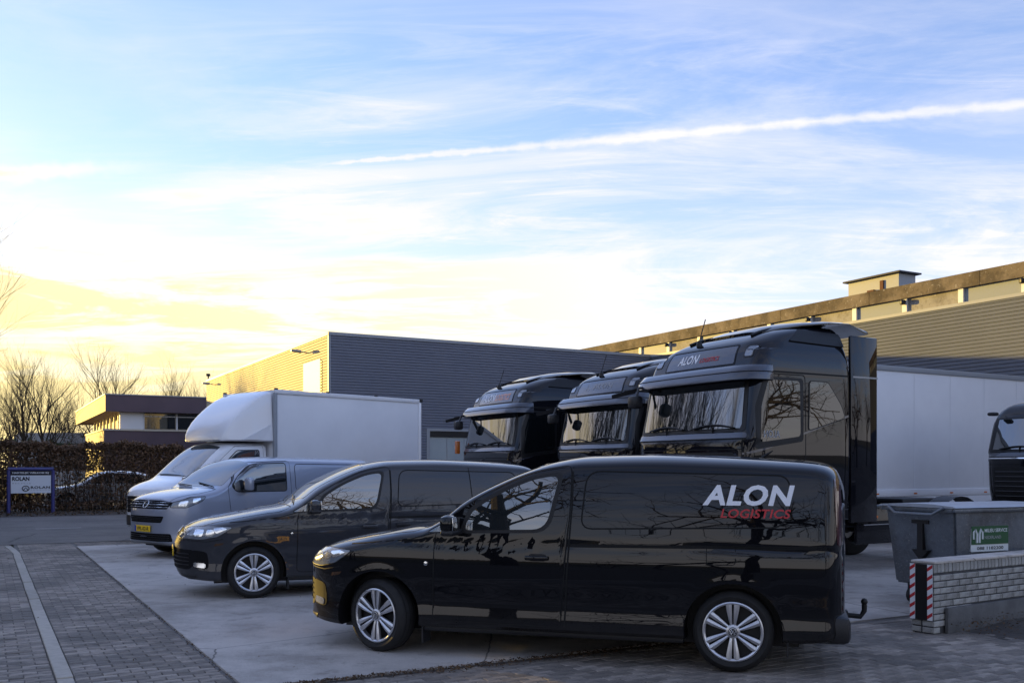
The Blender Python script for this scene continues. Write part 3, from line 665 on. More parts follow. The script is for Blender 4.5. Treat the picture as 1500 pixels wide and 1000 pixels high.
    bl = MB(); bl.box((l.x - .028, .205, .468), (l.x - .026, .255, .572)); bl.build('plate_band', 'blue_plate', po)
    text('VPL-02-R', lambda u, v: (l.x - .0282, .18 - .40 * u, .487 + .065 * v), bold=.02).build('plate_letters', 'dark_print', po)
    patch(bvh, 'T', rpoly([(1.08, -.76), (1.72, -.66), (1.86, 0), (1.72, .66), (1.08, .76), (.94, 0)], [.05, .05, 2, .05, .05, 2], 8), .004, .05).build('windscreen', 'screen', root)
    ribbon(bvh, 'T', [(.13, -.62), (.60, -.78), (.95, -.76), (.88, 0), (.95, .76), (.60, .78), (.13, .62)], .010, .002).build('bonnet_edge', 'seam', root)
    for (a, b) in (((.98, -.66), (1.08, -.02)), ((.95, .02), (1.08, .68))):
        wp = MB(); pts = []
        for i in range(7):
            t = i / 6; lx, n = hit(bvh, 'T', a[0] + (b[0] - a[0]) * t, a[1] + (b[1] - a[1]) * t); pts.append(lx + n * .018)
        wp.tube(pts, .010, 6); wp.build('wiper', 'black', root)
    rb = MB(); rb.bbox((4.7, -.88, .28), (4.95, .88, .52), .06); rb.build('rear_bumper', 'plastic', root)
    un = MB(); un.box((.35, -.6, .17), (4.6, .6, .26)); un.build('underbody', 'black', root)
    return root
silver = build_silver()
silver.location = (-6.57, 17.1, .004); silver.rotation_euler[2] = R(50)

# ---- white box lorry ---------------------------------------------------------------
CABB = dict(
    zt=[(-3.42, .80), (-3.38, 1.0), (-3.25, 1.15), (-2.95, 1.28), (-2.62, 1.37), (-2.46, 1.43), (-2.10, 1.68), (-1.75, 1.93), (-1.45, 2.10), (-1.2, 2.18), (-.6, 2.21), (-.1, 2.21)],
    zb=[(-3.42, .40), (-3.36, .32), (-3.2, .28), (-.1, .30)], W=[(-3.42, .93), (-2.4, .97), (-.1, .98)],
    g=[(.2, .98), (.6, 1.0), (1.1, .985), (1.3, .965), (2.2, .86)], r=[(-3.42, .14), (-2.4, .12), (-1.4, .14), (-.1, .16)],
    xf=-3.425, x0=-2.9, xr=-.09, x1=-.14, pn=2.8, pt=4, e=2.5, arches=[(-2.55, .35, .42)])
def build_boxtruck():
    root = thing('box_truck', 'white box van with an air deflector above its cab, behind the silver van', 'truck', (0, 0, 0))
    mb = shell(CABB); bvh = bvh_of(mb)
    link('cab', cut_arches(mb, CABB['arches'], 'white_paint', .66, 1.0), root)
    door = rpoly([(-1.95, .36), (-.22, .36), (-.22, 2.12), (-1.15, 2.08), (-1.72, 1.70), (-2.02, 1.42)], .05)
    win = rpoly([(-1.62, 1.44), (-.36, 1.44), (-.36, 2.0), (-1.08, 1.98), (-1.50, 1.68)], .05)
    for ax in 'LR':
        s = -1 if ax == 'L' else 1
        d = patch(bvh, ax, door, .004, .06).build('door', 'white_paint', root); ribbon(bvh, ax, door, .014, .0025, True).build('door_gap', 'seam', d)
        patch(bvh, ax, win, .008, .06).build('window_glass', 'glass', d); ribbon(bvh, ax, win, .04, .006, True).build('window_seal', 'black', d)
        h = MB(); l, n = hit(bvh, ax, -.4, 1.2); h.bbox((-.5, l.y + s * .02 - .012, 1.18), (-.30, l.y + s * .02 + .012, 1.22), .01); h.build('door_handle', 'black', d)
        l, n = hit(bvh, ax, -1.72, 1.45); m_ = MB(); m_.bbox((-1.76, min(l.y + s * .08, l.y + s * .28), 1.32), (-1.64, max(l.y + s * .08, l.y + s * .28), 1.66), .04); m_.bbox((-1.74, min(l.y - s * .05, l.y + s * .1), 1.42), (-1.68, max(l.y - s * .05, l.y + s * .1), 1.48), .02); m_.build('wing_mirror', 'plastic', root)
        hl = patch(bvh, ax, rpoly([(-3.36, .92), (-3.12, .94), (-2.86, 1.16), (-3.1, 1.15), (-3.3, 1.08)], .03), .004, .04).build('headlight', 'lamp', root)
        wheel(root, 'van', (-2.55, s * .82, .318), ax == 'R'); wheel(root, 'van', (1.0 + .6, s * .82, .318), ax == 'R')
    patch(bvh, 'T', rpoly([(-2.40, -.80), (-1.46, -.68), (-1.36, 0), (-1.46, .68), (-2.40, .80), (-2.52, 0)], [.05, .05, 2, .05, .05, 2], 8), .004, .06).build('windscreen', 'screen', root)
    g = patch(bvh, 'F', rpoly([(-.62, .62), (.62, .62), (.66, .98), (-.66, .98)], .05), .004, .05).build('grille', 'matt_black', root)
    for z in (.70, .80, .90):
        b = MB(); pts = []
        for i in range(11): l, n = hit(bvh, 'F', -.6 + 1.2 * i / 10, z); pts.append(l + n * .008)
        b.tube(pts, .010, 5); b.build('grille_bar', 'chrome', g)
    patch(bvh, 'F', rpoly([(-.86, .34), (.86, .34), (.86, .56), (-.86, .56)], .04), .012, .06).build('bumper', 'plastic', root)
    wp = MB(); wp.tube([hit(bvh, 'T', -2.5 + .08 * t, -.7 + 1.3 * t)[0] + Vector((0, 0, .02)) for t in (0, .25, .5, .75, 1)], .01, 6); wp.build('wiper', 'black', root)
    # load box with corner rails
    L, hw, z0, z1 = 4.5, 1.09, .78, 3.40
    b = MB(); b.bbox((.0, -hw, z0), (L, hw, z1), .02); b.build('load_box', 'panel_white', root)
    for s in (-1, 1):
        for nm, lo, hi in (('top_rail', (-.012, s * hw - .05, z1 - .085), (L + .01, s * hw + .012, z1 + .012)), ('bottom_rail', (-.01, s * hw - .05, z0 - .03), (L + .01, s * hw + .012, z0 + .09))):
            r_ = MB(); a_ = (lo[0], min(lo[1] if s < 0 else s * hw - .012, s * hw + s * .012), lo[2]); c_ = (hi[0], max(s * hw + .05 if s < 0 else hi[1], s * hw - .05), hi[2])
            r_.bbox((lo[0], s * hw - .035, lo[2]), (hi[0], s * hw + .035, hi[2]), .012); r_.build(nm, 'trim_grey' if nm[0] == 'b' else 'panel_white', root)
        for x in (.0, L): r_ = MB(); r_.bbox((x - .04, s * hw - .037, z0 + .06), (x + .045, s * hw + .037, z1 - .07), .012); r_.build('corner_post', 'white_paint' if x else 'trim_grey', root)
        lt = MB(); lt.bbox((L - .02, s * hw - .07, z1 - .06), (L + .07, s * hw + .05, z1 + .02), .01); lt.build('top_lamp', 'black', root)
        lt = MB(); lt.bbox((L + .0, s * (hw - .2) - .15, .5), (L + .05, s * (hw - .2) + .15, .62), .01); lt.build('tail_light', 'red_lens', root)
    for s in (-1, 1):
        for x in (.02, 1.5, 3.0): lt = MB(); lt.bbox((x - .04, s * hw - .045, z1 + .008), (x + .04, s * hw + .02, z1 + .045), .01); lt.build('marker_lamp', 'black', root)
    fr = MB(); fr.box((-.2, -.42, .42), (L - .05, -.34, .70)); fr.box((-.2, .34, .42), (L - .05, .42, .70))
    for x in (.3, 1.6, 2.8, 4.2): fr.box((x, -1.0, .66), (x + .08, 1.0, .76))
    fr.build('chassis', 'black', root)
    # deflector over the cab
    top = curve([(-1.42, 2.24), (-1.39, 2.36), (-1.28, 2.56), (-1.05, 2.80), (-.65, 3.10), (-.3, 3.30), (-.05, 3.385)])
    wd = curve([(-1.42, .74), (-1.38, .84), (-1.2, .93), (-.8, 1.0), (-.3, 1.06), (-.05, 1.075)])
    d = MB(); xs = [-1.42, -1.40, -1.36, -1.28, -1.15, -1.0, -.8, -.6, -.4, -.2, -.05]; ring = 0; vv = []
    for x in xs:
        t, w = top(x), wd(x); r = min(.09, (t - 2.2) * .8); pts = [(0, 2.2), (w - .03, 2.2), (w, 2.23)] + [(w - .06 * (k / 4) * min(1, (t - 2.2)), 2.23 + (t - r - 2.23) * k / 4) for k in range(1, 5)]
        we = pts[-1][0]; pts += [(we * max(0, math.cos(math.pi / 2 * k / 10)) ** .62, t - r + r * math.sin(math.pi / 2 * k / 10) ** .62) for k in range(1, 11)]
        row = [(x, -y, z) for y, z in pts] + [(x, y, z) for y, z in pts[-2:0:-1]]; ring = len(row); vv += row
    d.add(vv, [(i * ring + k, i * ring + (k + 1) % ring, (i + 1) * ring + (k + 1) % ring, (i + 1) * ring + k) for i in range(len(xs) - 1) for k in range(ring)] + [tuple(range(ring)), tuple((len(xs) - 1) * ring + k for k in range(ring))])
    d.build('air_deflector', 'white_paint', root, sharp=40)
    sk = MB(); sk.prism([(-.92, 2.24), (-.10, 2.24), (-.10, 2.62), (-.22, 2.55)], -1.055, -1.045); sk.build('deflector_side', 'white_paint', root)
    for o in root.children_recursive:                     # short nose: the cab ends close in front of the doors
        if o.name.startswith('wheel') and o.location.x < 0: o.location.x *= .80
        if o.type == 'MESH' and o.data.users == 1 and o.data.vertices:
            if max(v.co.x for v in o.data.vertices) < .02 and min(v.co.x for v in o.data.vertices) < -.3 and not o.name.startswith('chassis'):
                k = .86 if o.name.startswith(('air_defl', 'deflector')) else .80
                for v in o.data.vertices: v.co.x *= k
    return root
btruck = build_boxtruck()
bt_r = R(48); btc = Vector((-5.48, 22.1, .004)) + Vector((-math.sin(bt_r), math.cos(bt_r), 0)) * 1.09
btruck.location = btc; btruck.rotation_euler[2] = bt_r
# ------------------------------------------------------------------ tractor units
def sweep(path, sec, mb=None, mi=0):
    """Section (out, z) carried along a plan path of (x, y); out is measured away from the cab."""
    mb = mb or MB(); n = len(path); m = 0; vv = []
    for i, (x, y) in enumerate(path):
        a, b = path[max(i - 1, 0)], path[min(i + 1, n - 1)]; t = Vector((b[0] - a[0], b[1] - a[1])).normalized(); nx, ny = -t.y, t.x
        if callable(sec): s_ = sec(i / (n - 1))
        else: s_ = sec
        vv += [(x + nx * o, y + ny * o, z) for (o, z) in s_]; m = len(s_)
    mb.add(vv, [(i * m + k, i * m + (k + 1) % m, (i + 1) * m + (k + 1) % m, (i + 1) * m + k) for i in range(n - 1) for k in range(m)] + [tuple(range(m)), tuple((n - 1) * m + k for k in range(m))], mi)
    return mb
def plan(xf, hw, rc, xr, bow=.07, rear=True):
    """Half outline of the cab at one level, from the middle of the front round the left side."""
    p = []
    for i in range(7): y = (hw - rc) * i / 6; p.append((xf + bow * (y / hw) ** 2, -y))
    xc = xf + bow * ((hw - rc) / hw) ** 2
    for i in range(1, 10): q = math.pi / 2 * i / 9; p.append((xc + rc * (1 - math.cos(q)), -(hw - rc) - rc * math.sin(q)))
    if rear:
        x0 = p[-1][0]
        for i in range(1, 13): p.append((x0 + (xr - .07 - x0) * i / 12, -hw))
        for i in range(1, 5): q = math.pi / 2 * i / 4; p.append((xr - .07 + .07 * math.sin(q), -hw + .07 * (1 - math.cos(q))))
        p.append((xr, -(hw - .07) * .5))
    return p
def cab_shell(high):
    if high:
        xf = curve([(.95, .10), (1.2, .06), (1.75, .05), (1.93, .07), (2.02, .11), (2.75, .26), (2.95, .30), (3.15, .37), (3.30, .48), (3.42, .70), (3.52, 1.0), (3.60, 1.4), (3.64, 1.75), (3.655, 1.95)])
        hw = curve([(.95, 1.21), (1.3, 1.24), (1.9, 1.25), (2.8, 1.235), (3.0, 1.22), (3.2, 1.17), (3.35, 1.10), (3.50, 1.02), (3.60, .90), (3.655, .62)])
        zs = list(np.linspace(.95, 3.1, 40)) + list(np.linspace(3.14, 3.60, 20)) + [3.62, 3.635, 3.648, 3.655]
    else:
        xf = curve([(.95, .10), (1.2, .06), (1.75, .05), (1.86, .09), (2.5, .26), (2.62, .32), (2.78, .46), (2.86, .65), (2.90, .9)])
        hw = curve([(.95, 1.18), (1.3, 1.2), (1.85, 1.21), (2.55, 1.17), (2.72, 1.10), (2.82, 1.0), (2.90, .75)])
        zs = list(np.linspace(.95, 2.6, 34)) + list(np.linspace(2.63, 2.90, 12))
    mb = MB(); vv = []; n = 0
    for z in zs:
        w = hw(z); p = plan(xf(z), w, (.30 if z < 1.9 else .21) if z < 3.2 else min(.42, w * .5), 2.15)
        row = [(x, y, z) for x, y in p] + [(x, -y, z) for x, y in p[:0:-1]]; n = len(row); vv += row
    mb.add(vv, [(i * n + k, i * n + (k + 1) % n, (i + 1) * n + (k + 1) % n, (i + 1) * n + k) for i in range(len(zs) - 1) for k in range(n)] + [tuple(range(n)), tuple((len(zs) - 1) * n + k for k in range(n))])
    return mb
def build_tractor(high=True, seen=True):
    root = thing('tractor_unit', 'x', 'truck', (0, 0, 0))
    mb = cab_shell(high); bvh = bvh_of(mb)
    mb.build('cab', 'lorry_paint', root, sharp=38)
    zt, zwb, zwt = (3.65, 2.045, 2.745) if high else (2.9, 1.90, 2.53)
    yw = 1.10
    patch(bvh, 'F', rpoly([(-yw - .03, zwb), (yw + .03, zwb), (yw - .03, zwt + .03), (-yw + .03, zwt + .03)], .06), .010, .06, skirt=.02).build('windscreen_frame', 'black', root)
    # one smooth bowed pane, 2 cm proud of the shell
    gl = MB(); NY, NZ = 28, 10; za, zb_ = zwb + .05, zwt; xa, xb = hit(bvh, 'F', 0, za)[0].x, hit(bvh, 'F', 0, zb_)[0].x; vv = []
    for k in range(2):
        for i in range(NY + 1):
            for j in range(NZ + 1):
                t = j / NZ; h_ = (1.065 - .05 * t) * (1 if high else .96); y = -h_ + 2 * h_ * i / NY; e_ = max(0, abs(y) - .95)
                vv.append((xa + (xb - xa) * t + .072 * (y / 1.24) ** 2 + 1.2 * e_ * e_ - .024 + .012 * k, y, za + (zb_ - za) * t))
    m_ = NZ + 1; n_ = (NY + 1) * m_; ff = [(i * m_ + j, (i + 1) * m_ + j, (i + 1) * m_ + j + 1, i * m_ + j + 1) for i in range(NY) for j in range(NZ)]
    ed = [i * m_ for i in range(NY + 1)] + [NY * m_ + j for j in range(1, m_)] + [i * m_ + NZ for i in range(NY - 1, -1, -1)] + [j for j in range(NZ - 1, 0, -1)]
    gl.add(vv, ff + [tuple(q + n_ for q in f) for f in ff] + [(ed[q], ed[(q + 1) % len(ed)], n_ + ed[(q + 1) % len(ed)], n_ + ed[q]) for q in range(len(ed))])
    gl.build('windscreen', 'lorry_screen', root)
    for (y0, y1) in ((-.95, -.15), (.05, .85)):
        w = MB(); pts = []
        for i in range(7):
            l, n = hit(bvh, 'F', y0 + (y1 - y0) * i / 6, zwb + .045 + .05 * math.sin(math.pi * i / 6)); pts.append(l + n * .05)
        w.tube(pts, .013, 6); l, n = hit(bvh, 'F', (y0 + y1) / 2, zwb - .03); w.tube([l, pts[3]], .011, 5); w.build('wiper', 'black', root)
    # nose panels, grille, bumper, lamps
    ribbon(bvh, 'F', [(-1.16, zwb - .10), (1.16, zwb - .10)], .014, .004).build('panel_gap', 'seam', root)
    ribbon(bvh, 'F', [(-1.16, zwb - .24), (1.16, zwb - .24)], .012, .004).build('panel_gap', 'seam', root)
    patch(bvh, 'F', rpoly([(-1.17, zwb - .09), (1.17, zwb - .09), (1.15, zwb - .015), (-1.15, zwb - .015)], .03), .012, .06).build('nose_panel', 'lorry_grey', root)
    g = patch(bvh, 'F', rpoly([(-.95, 1.0), (.95, 1.0), (1.02, zwb - .28), (-1.02, zwb - .28)], .08), .006, .06).build('grille', 'black', root)
    for k in range(6):
        b = MB(); z = 1.06 + k * (zwb - 1.44) / 5; pts = []
        for i in range(13): l, n = hit(bvh, 'F', -.92 + 1.84 * i / 12, z); pts.append(l + n * .015)
        b.tube(pts, .016, 6); b.build('grille_slat', 'plastic', g)
    half = plan(.02, 1.22, .32, 2.15, rear=False); path = [(x, -y) for x, y in half[:0:-1]] + half
    path = [(x, y) for x, y in path][::-1]
    sweep(path, [(0, .34), (.10, .36), (.12, .60), (.10, .93), (0, .96), (-.22, .93), (-.22, .36)]).build('bumper', 'lorry_paint', root)
    for s in (-1, 1):
        hl = MB(); hl.bbox((-.10, s * .93 - .20, .56), (.10, s * .93 + .20, .80), .03); ho = hl.build('headlight', 'lamp', root)
        for d in (-.08, .08): r_ = MB(); r_.lathe([(.001, -.115), (.05, -.115), (.06, -.09)], 16, 'x', (0, s * .93 + d, .68)); r_.build('reflector', 'lamp_chrome', ho)
    for ax in 'LR':
        s = -1 if ax == 'L' else 1
        if high:
            fr = rpoly([(.27, 1.80), (1.16, 1.92), (1.17, 2.80), (.44, 2.80), (.31, 2.4)], .06)
            wi = rpoly([(.34, 1.90), (1.10, 1.99), (1.10, 2.76), (.50, 2.76), (.38, 2.4)], .06)
            w2 = rpoly([(1.27, 2.08), (2.00, 2.27), (1.92, 2.45), (1.66, 2.765), (1.30, 2.765)], .05)
            line = [(.05, 1.72), (.5, 1.83), (2.08, 2.30)]
        else:
            fr = rpoly([(.22, 1.72), (1.16, 1.72), (1.16, 2.5), (.38, 2.5)], .06); wi = rpoly([(.28, 1.78), (1.10, 1.78), (1.10, 2.45), (.42, 2.45)], .06); w2 = None; line = [(.05, 1.66), (2.08, 1.66)]
        d = patch(bvh, ax, rpoly([(.14, 1.0), (1.20, 1.0), (1.20, zwt + .09), (.30, zwt + .09), (.16, 2.2)], .06), .003, .06).build('door', 'lorry_paint', root)
        ribbon(bvh, ax, rpoly([(.13, .99), (1.21, .99), (1.21, zwt + .10), (.29, zwt + .10), (.15, 2.2)], .06), .014, .002, True).build('door_gap', 'seam', d)
        patch(bvh, ax, fr, .007, .06).build('window_surround', 'black', d); patch(bvh, ax, wi, .010, .06).build('window_glass', 'dark_glass', d)
        h = MB(); l, n = hit(bvh, ax, 1.05, 1.55); h.bbox((.95, l.y + s * .02 - .015, 1.53), (1.14, l.y + s * .02 + .015, 1.57), .012); h.build('door_handle', 'plastic', d)
        if w2:
            o2 = patch(bvh, ax, w2, .009, .05).build('rear_side_window', 'dark_glass', root); ribbon(bvh, ax, w2, .03, .006, True).build('window_seal', 'black', o2)
            ribbon(bvh, ax, [(.30, 2.875), (2.12, 2.875)], .022, .004).build('roof_joint', 'seam', root)
            ribbon(bvh, ax, line, .030, .005).build('waist_strip', 'lorry_grey', root)
            # camera wing above the door in place of a mirror
            l, n = hit(bvh, ax, .30, 2.90); y0 = l.y
            c = MB(); c.bbox((.16, min(y0 + s * .02, y0 + s * .12), 2.86), (.30, max(y0 + s * .02, y0 + s * .12), 2.93), .03)
            c.add([(.10, y0 + s * .05, 2.84), (.86, y0 + s * .17, 2.99), (.86, y0 + s * .20, 2.95), (.14, y0 + s * .22, 2.83), (.10, y0 + s * .05, 2.90), (.84, y0 + s * .17, 3.02), (.84, y0 + s * .20, 3.0), (.14, y0 + s * .22, 2.90)], [(0, 1, 2, 3), (4, 7, 6, 5), (0, 4, 5, 1), (1, 5, 6, 2), (2, 6, 7, 3), (3, 7, 4, 0)])
            c.build('camera_wing', 'plastic', root)
            fq = patch(bvh, ax, rpoly([(1.02, 3.33), (2.12, 3.30), (2.12, 3.50), (1.30, 3.515)], .04), .02, .06).build('side_spoiler', 'black', root)
            sf = MB(); sf.bbox((2.152, s * 1.205 - .03, .75), (2.72, s * 1.205 + .03, 3.47), .02); so = sf.build('side_fairing', 'lorry_paint', root)
            gp = MB(); gp.box((2.19, s * 1.236 - .004, 2.86), (2.72, s * 1.233 + .004, 2.885)); gp.build('fairing_joint', 'steel', so)
        else:
            l, n = hit(bvh, ax, .25, 2.60); c = MB(); c.bbox((.0, min(l.y, l.y + s * .16), 2.60), (.16, max(l.y, l.y + s * .16), 2.67), .03); c.build('camera_wing', 'plastic', root)
        sk = MB(); sk.bbox((2.35, s * 1.14 - .03, .42), (4.05, s * 1.14 + .03, 1.0), .03); so = sk.build('side_skirt', 'lorry_paint', root)
        ln = MB(); ln.box((2.5, s * 1.172 - .003, .70), (3.9, s * 1.172 + .003, .715)); ln.build('skirt_strip', 'chrome', so)
        mk = MB(); mk.bbox((2.72, s * 1.17 - .012, .80), (2.80, s * 1.17 + .012, .84), .005); mk.build('side_marker', 'amber', so)
        mg = MB(); arc = [(.72 + .66 * math.cos(R(a)), .52 + .62 * math.sin(R(a))) for a in range(-5, 186, 12)]
        mg.add([(x + .35, s * .86, z) for x, z in arc] + [(x + .35, s * 1.19, z) for x, z in arc], [(i, i + 1, len(arc) + i + 1, len(arc) + i) for i in range(len(arc) - 1)]); mg.build('mudguard', 'plastic', root)
        wheel(root, 'lorry', (1.05, s * 1.03, .50), ax == 'R'); wheel(root, 'lorry', (4.75, s * 1.03, .50), ax == 'R')
        rg = MB(); arc = [(4.75 + .60 * math.cos(R(a)), .52 + .58 * math.sin(R(a))) for a in range(0, 181, 15)]
        rg.add([(x, s * .85, z) for x, z in arc] + [(x, s * 1.20, z) for x, z in arc], [(i, i + 1, len(arc) + i + 1, len(arc) + i) for i in range(len(arc) - 1)]); rg.build('mudguard', 'plastic', root)
        stp = MB(); stp.bbox((.30, s * 1.08 - .10, .40), (.46, s * 1.08 + .1, .95), .03); stp.build('step', 'plastic', root)
    ch = MB()
    for s in (-1, 1): ch.box((.4, s * .42 - .05, .62), (5.6, s * .42 + .05, .90))
    for x in (.9, 2.3, 3.6, 5.45): ch.box((x, -.38, .66), (x + .14, .38, .86))
    ch.bbox((4.3, -.45, .93), (5.2, .45, 1.05), .04); ch.tube([(1.05, -1.0, .5), (1.05, 1.0, .5)], .06, 8); ch.tube([(4.75, -1.0, .5), (4.75, 1.0, .5)], .09, 8)
    for s in (-1, 1): ch.box((.95, s * .42 - .04, .5), (1.15, s * .42 + .04, .64)); ch.box((4.65, s * .42 - .04, .5), (4.85, s * .42 + .04, .64)); ch.box((.5, s * .42 - .04, .86), (.62, s * .42 + .04, 1.0)); ch.box((1.9, s * .42 - .04, .86), (2.0, s * .42 + .04, 1.0))
    for s in (-1, 1): ch.box((2.5, min(s * .44, s * 1.12), .68), (2.6, max(s * .44, s * 1.12), .78)); ch.box((3.8, min(s * .44, s * 1.12), .68), (3.9, max(s * .44, s * 1.12), .78))
    ch.build('chassis', 'black', root)
    if high:
        # sun visor wrapped round the front, roof wing with a gap under its tail
        vh = plan(.26, 1.235, .34, 2.15, rear=False)[:-1]; vp = [(x, -y) for x, y in vh[:0:-1]] + vh; vp = vp[::-1]
        def vs_(t):
            k = min(1, min(t, 1 - t) * 7); o = .05 + .19 * k
            return [(0, 2.97), (o * .55, 2.955), (o * .92, 2.86), (o, 2.755), (o - .02, 2.745), (o * .55, 2.80), (.0, 2.84)]
        v = sweep(vp, vs_).build('sun_visor', 'lorry_grey', root, sharp=50)
        ln = sweep(vp, lambda t: [((.05 + .19 * min(1, min(t, 1 - t) * 7)) * .88 + .004, 2.868), ((.05 + .19 * min(1, min(t, 1 - t) * 7)) * .88 + .01, 2.864), ((.05 + .19 * min(1, min(t, 1 - t) * 7)) * .90 + .01, 2.856), ((.05 + .19 * min(1, min(t, 1 - t) * 7)) * .90 + .002, 2.852)]).build('visor_crease', 'seam', v)
        hp = patch(bvh, 'F', rpoly([(-.74, 3.015), (.74, 3.015), (.70, 3.27), (-.70, 3.27)], .03), .006, .06).build('header_panel', 'lorry_grey', root)
        ribbon(bvh, 'F', rpoly([(-.76, 3.0), (.76, 3.0), (.72, 3.285), (-.72, 3.285)], .03), .012, .004, True).build('header_gap', 'seam', hp)
        for s in (-1, 1):
            ml = patch(bvh, 'F', rpoly([(s * .97 - .07, 3.10), (s * .97 + .07, 3.10), (s * .95 + .06, 3.25), (s * .95 - .06, 3.25)], .03), .006, .04).build('marker_lamp', 'lamp', root); ribbon(bvh, 'F', rpoly([(s * .97 - .08, 3.09), (s * .97 + .08, 3.09), (s * .95 + .07, 3.26), (s * .95 - .07, 3.26)], .03), .02, .005, True).build('lamp_frame', 'black', ml)
            rr = MB(); rr.tube([hit(bvh, 'T', .75 + .12 * i, s * (.66 - .01 * i))[0] + Vector((0, 0, .02)) for i in range(8)], .022, 6); rr.build('roof_rail', 'black', root)
        sp = MB(); prof = [(.95, 3.50, 3.54), (1.2, 3.55, 3.63), (1.5, 3.60, 3.695), (1.9, 3.64, 3.735), (2.3, 3.655, 3.755), (2.66, 3.53, 3.755), (2.70, 3.54, 3.74)]; vv = []; yy = [-1.0, -.97, -.85, -.5, 0, .5, .85, .97, 1.0]
        for (x, zl, zh) in prof:
            k = .62 + .38 * min(1, (x - .95) / .9)
            up = [(x, y * k * 1.08, zh - .10 * (abs(y) ** 4) * (zh - zl) / .12) for y in yy]; vv += up + [(x, y * k * 1.08, min(zl, up[8 - i][2] - .012)) for i, y in enumerate(yy[::-1])]
        m = 18; sp.add(vv, [(i * m + k, i * m + (k + 1) % m, (i + 1) * m + (k + 1) % m, (i + 1) * m + k) for i in range(len(prof) - 1) for k in range(m)] + [tuple(range(m)), tuple((len(prof) - 1) * m + k for k in range(m))])
        sp.build('roof_spoiler', 'lorry_paint', root, sharp=45)
        an = MB(); l, n = hit(bvh, 'T', .62, .30); an.lathe([(.045, -.01), (.045, .05), (.02, .09), (.001, .09)], 12, 'z', tuple(l)); an.tube([l + Vector((0, 0, .08)), l + Vector((.12, 0, .42))], .008, 5); an.build('roof_aerial', 'black', root)
        # front kerb mirrors hanging under the visor at the far corner
        fm = MB(); l, n = hit(bvh, 'F', .98, 2.80); fm.tube([l, l + Vector((-.30, .02, -.02)), l + Vector((-.36, .0, -.16))], .022, 6); fm.bbox((l.x - .46, .90, 2.46), (l.x - .28, 1.10, 2.66), .05); fm.build('kerb_mirror', 'plastic', root)
        fm = MB(); fm.tube([(.25, 1.22, 2.78), (.05, 1.42, 2.76)], .02, 6); fm.add([(.16, 1.24, 2.80), (-.14, 1.50, 2.70), (-.12, 1.52, 2.64), (.16, 1.28, 2.72)], [(0, 1, 2, 3)]); fm.build('mirror_arm', 'plastic', root)
    else:
        for s in (-1, 1): rr = MB(); l, n = hit(bvh, 'T', .8, s * .5); rr.bbox((l.x - .15, s * .5 - .12, l.z - .02), (l.x + .15, s * .5 + .12, l.z + .07), .03); rr.build('roof_lamp', 'black', root)
        ribbon(bvh, 'F', [(-1.12, 1.78), (1.12, 1.78)], .022, .010).build('chrome_strip', 'chrome', root)  # bright strip paints the highlight along the panel gap
    return root, bvh
T_R = R(30)
tr3, tbvh = build_tractor(True)
tr2 = copy_tree(tr3); tr1 = copy_tree(tr3)
tr4, tb4 = build_tractor(False)
for o, x, y in ((tr3, 2.52, 14.30), (tr2, 1.36, 18.1), (tr1, -.67, 20.9), (tr4, 9.72, 17.6)):
    o.location = (x, y, .004); o.rotation_euler[2] = T_R
tr3.scale = (1.03, 1.03, 1.03)
G_ = 'high cab tractor units parked in a row'
tag(tr3, 'black high cab tractor unit with white and red lettering, directly behind the lettered van', 'truck', G_)
tag(tr2, 'black high cab tractor unit with a small pale emblem, coupled to the white trailer', 'truck', G_)
tag(tr1, 'black high cab tractor unit with an orange lamp, parked next to the grey corrugated hall', 'truck', G_)
tag(tr4, 'dark low roofed tractor unit in front of the white trailer side', 'truck')
text_on(tbvh, 'F', 'ALON', .48, .02, 3.08, 3.215, shear=.22, bold=.03, spacing=1.05, off=.010).build('header_lettering', 'white_print', tr3)
text_on(tbvh, 'F', 'LOGISTICS', -.02, -.42, 3.085, 3.15, shear=.22, bold=.02, off=.010).build('small_lettering', 'red_print', tr3)
def mir(u, v):
    l, n = hit(tbvh, 'L', .70 - .30 * u, 1.965 + .10 * v); return l + n * .014
text('ALON', mir, bold=.01).build('window_sticker', 'grey_print', tr3)
text_on(tbvh, 'F', 'ALON', .20, -.40, 3.10, 3.20, bold=.015, spacing=1.2, off=.010).build('header_lettering', 'grey_print', tr2)
em = MB(); e0 = [hit(tbvh, 'F', .40 + a, 3.10 + b)[0] + Vector((-.010, 0, 0)) for a, b in ((-.07, 0), (-.04, 0), (0, .10), (.04, 0), (.07, 0), (0, .17))]
em.add(e0, [(0, 1, 2, 5), (2, 3, 4, 5)]); em.build('header_emblem', 'grey_print', tr2)
text_on(tbvh, 'F', 'ALON', .58, .02, 3.06, 3.22, shear=.15, bold=.03, off=.010).build('header_lettering', 'white_print', tr1)
text_on(tbvh, 'F', 'LOGISTICS', .0, -.60, 3.06, 3.20, shear=.15, bold=.03, off=.010).build('header_lettering', 'amber', tr1)
am = MB(); am.bbox((.02, 1.25, 1.92), (.12, 1.36, 2.22), .02); am.build('corner_lamp', 'amber', tr1)

